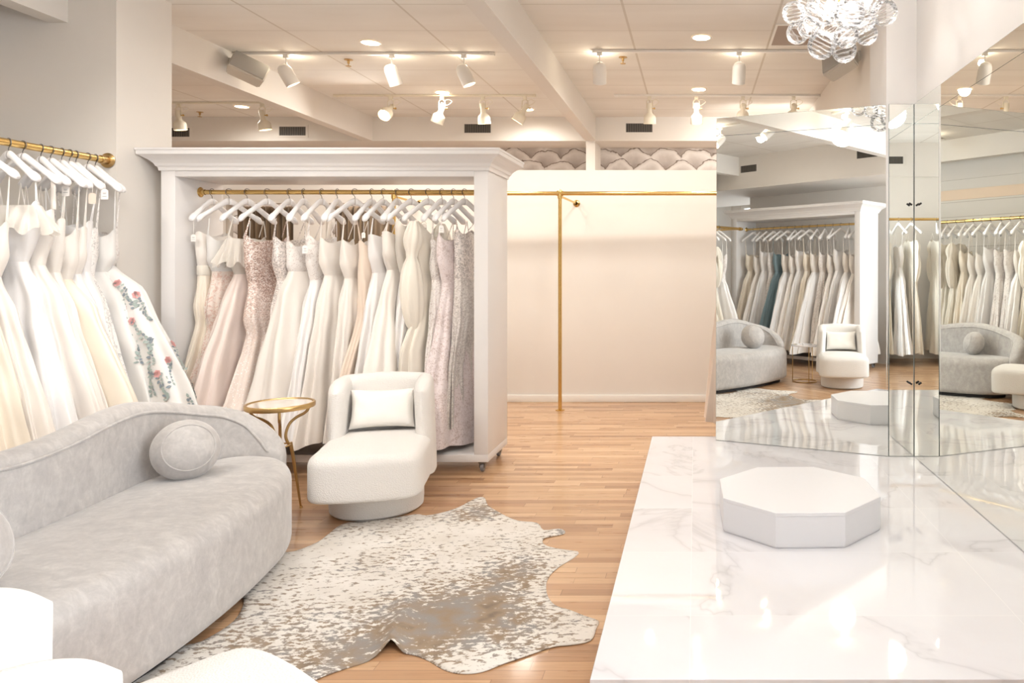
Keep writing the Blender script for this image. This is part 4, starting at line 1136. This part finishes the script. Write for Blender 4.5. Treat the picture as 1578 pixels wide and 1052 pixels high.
downlight('recessed round light farther away, left of the long beam', X(682, 7.9), 7.9)
downlight('recessed round light nearer the camera, left of the chandelier', X(1081, 6.0), 6.0)
downlight('recessed round light farther away, right of the long beam', X(1077, 7.76), 7.76)
for i, (xx, yy) in enumerate(((-2.7, 4.1), (-2.7, 1.25), (.03, 4.2), (.03, 1.2), (-2.7, -.8), (.03, -1.9))):  # extra downlights outside the frame, added to brighten the near room
    downlight('added recessed fill light outside the frame, ' + ('above the rug', 'above the sofa end', 'above the octagonal step', 'above the platform front', 'above the mirrored rack', 'by the rear windows')[i], xx, yy)
for xx, yy, lab in ((-5.3, 6.6, 'in the far left bay, behind the pier'), (-5.3, 8.6, 'in the far left bay, deep behind the rack'), (-2.0, 8.75, 'behind the partition top, left of the long beam')):  # hidden downlights added to brighten the dark far bay and soffit
    downlight('added recessed fill light '+lab, xx, yy, 45)
def speaker(label, x, y, z, side, rx, rz, tx):
    t = thing('wall_speaker', label, 'speaker', (x, y, z))
    bm = bmesh.new(); 
    q = [Vector(p) for p in ((-.13, .08, -.085), (.13, .08, -.085), (.13, .08, .085), (-.13, .08, .085))]
    q2 = [Vector(p) for p in ((-.145, -.05, -.095), (.145, -.05, -.095), (.145, -.05, .095), (-.145, -.05, .095))]
    loft(bm, [q, q2]); bmesh.ops.bevel(bm, geom=bm.edges[:], offset=.012, segments=3, affect='EDGES')
    b = obj('cabinet', bm, M['speaker'], t)
    bm = bmesh.new(); bx(bm, -.135, .135, -.062, -.048, -.085, .085, .005); g = obj('grille', bm, M['speaker_cloth'], t)
    for o_ in (b, g): o_.rotation_euler = (rx, tx, rz)
    bm = bmesh.new(); bx(bm, side*.16-.012, side*.16+.012, .0, .10, .02, .10, .003); tube(bm, [(side*.155, .05, .06), (side*.07, .05, .03)], .012, 10); obj('bracket', bm, M['speaker'], t)
speaker('beige speaker mounted on the left beam', -3.86, 6.35, Zc(104, 6.30), -1, R(-30), R(35), R(22))
speaker('beige speaker mounted on the right wall below the chandelier', 1.185, 6.05, Zc(96, 6.05), 1, R(-30), R(-40), R(-22))
def vent(label, x, y, z, w_=.33, h_=.11, face=-1):
    t = thing('air_vent', label, 'vent', (x, y, z), 0 if face < 0 else PI, 'wall vents')
    bm = bmesh.new(); bx(bm, -w_/2-.03, w_/2+.03, -.006, 0, h_/2, h_/2+.025); bx(bm, -w_/2-.03, w_/2+.03, -.006, 0, -h_/2-.025, -h_/2); bx(bm, -w_/2-.03, -w_/2, -.006, 0, -h_/2, h_/2); bx(bm, w_/2, w_/2+.03, -.006, 0, -h_/2, h_/2)
    obj('frame', bm, M['wall_warm'], t, smooth=False)
    bm = bmesh.new(); bx(bm, -w_/2, w_/2, -.002, -.0005, -h_/2, h_/2); obj('duct_shade', bm, M['dark'], t, smooth=False)  # flat dark sheet stands in for the shade inside the duct
    bm = bmesh.new()
    for k in range(15): xx = -w_/2+w_*(k+.5)/15; bx(bm, xx-.0045, xx+.0045, -.005, -.002, -h_/2, h_/2)
    obj('louvres', bm, plain('dark_louvre', (112, 106, 98), .6), t, smooth=False)
vent('dark vent on the far soffit beside the pier edge', X(272, YS), YS, Zc(204, YS))
vent('dark vent on the far soffit left of where the left beam ends', X(451, YS), YS, Zc(202, YS))
vent('dark vent on the far soffit between the two beams', X(736, YS), YS, Zc(198, YS))
vent('dark vent on the far soffit right of the long beam', X(985, YS), YS, Zc(197, YS))
vent('vent on the rear soffit above the mirrored rack, left one in the mirror', -3.83, .15, 3.06, face=1)
vent('vent on the rear soffit above the mirrored rack, right one in the mirror', -1.68, .15, 3.06, face=1)
vent('vent on the rear soffit seen in the narrow corner mirror', -.1, -1.45, 3.0, face=1)
# return air grille in the ceiling
t = thing('ceiling_grille', 'square brown return air grille in the ceiling left of the chandelier', 'vent', (.90, 5.94, CZ))
bm = bmesh.new(); bx(bm, -.27, .27, -.26, .26, -.004, -.001); obj('mesh_panel', bm, plain('brown_grille', (176, 160, 148), .7, bstr=.6, bscale=160), t, smooth=False)
bm = bmesh.new()
for a, b, c, d in ((-.285, .285, -.275, -.255), (-.285, .285, .255, .275), (-.285, -.265, -.255, .255), (.265, .285, -.255, .255)): bx(bm, a, b, c, d, -.008, -.001)
obj('frame', bm, M['white_metal'], t, smooth=False)
for px, py, lab in ((537, 92, 'bronze sprinkler head behind the front left track'), (960, 88, 'bronze sprinkler head behind the front right track'), (308, 178, 'bronze sprinkler head in the far left bay'), (1163, 100, 'sprinkler head behind the chandelier side')):
    if px == 1163: continue
    d = F*(CZ-H)/(PY-py)*1.0
    d = min(d, 8.9)
    t = thing('sprinkler', lab, 'sprinkler', (X(px, d), d, CZ))
    bm = bmesh.new(); lathe(bm, [(.038, -.001), (.038, -.004), (.012, -.010), (.010, -.035)], 16); obj('escutcheon', bm, M['aged_brass'], t)
    bm = bmesh.new(); lathe(bm, [(.004, -.035), (.004, -.055), (.024, -.056), (.024, -.060), (0, -.06)], 14); obj('deflector', bm, M['aged_brass'], t)

# ------------------------------------------------------------------ bubble chandelier
HD = 4.0
hx, hz = X(1293, HD), Zc(12, HD)
t = thing('bubble_chandelier', 'cluster chandelier of rippled clear glass bubbles above the platform', 'chandelier', (hx, HD, hz))
bm = bmesh.new(); tube(bm, [(0, 0, -.02), (0, 0, CZ-hz-.02)], .009, 12); lathe(bm, [(.065, 0), (.065, -.02), (.02, -.03)], 28, Matrix.Translation((0, 0, CZ-hz))); obj('stem', bm, M['brass'], t)
bub = [(1223, 20, 17, .0), (1229, 51, 17, .06), (1246, 42, 16, -.06), (1266, 70, 20.5, -.08), (1301, 77.5, 18.6, .02), (1304, 55, 18, -.1), (1335, 52.5, 17, .05), (1362.6, 19.4, 20, 0), (1267, 14.5, 24, -.14), (1309, 21, 22, -.13), (1332, 32, 16, -.06), (1280, 41, 15, .08), (1342, 5, 16, .05), (1245, 3, 17, .08), (1322, -6, 22, -.1), (1240, -22, 20, 0), (1272, -25, 22, -.1), (1345, -30, 22, .0), (1300, -48, 22, .0), (1290, 10, 20, .16), (1325, 20, 20, .16), (1255, 30, 19, .15), (1310, 45, 17, .14), (1270, -40, 19, .14), (1320, -35, 20, .14)]
sp = bmesh.new(); bmesh.ops.create_uvsphere(sp, u_segments=36, v_segments=24, radius=1)
me = bpy.data.meshes.new('glass_bubble'); sp.to_mesh(me); sp.free(); me.materials.append(M['bubble']); me.polygons.foreach_set('use_smooth', [True]*len(me.polygons))
rb = random.Random(9)
for px, py, r_, dy in bub:
    d = HD+dy; o = bpy.data.objects.new('glass_bubble', me); C.objects.link(o); o.parent = t
    o.location = (X(px, d)-hx, dy, Zc(py, d)-hz); s_ = r_/F*HD*1.03; o.scale = (s_, s_, s_)
    o.rotation_euler = (rb.uniform(-.6, .6), rb.uniform(-.6, .6), rb.uniform(0, 6))
for k, (bxp, byp, bzp) in enumerate(((-.06, 0, .0), (.06, .02, .02), (0, -.03, .1), (.02, .04, -.06))):
    bm = bmesh.new(); lathe(bm, [(0, -.022), (.016, -.018), (.022, 0), (.018, .016), (.008, .03), (0, .03)], 16, Matrix.Translation((bxp, byp, bzp))); obj('bulb', bm, M['lamp_soft'], t)
l = bpy.data.lights.new('chandelier_glow', 'POINT'); l.energy = 15; l.color = WARM; l.shadow_soft_size = .08
o = bpy.data.objects.new('chandelier_glow', l); C.objects.link(o); o.location = (hx, HD, hz+.03)
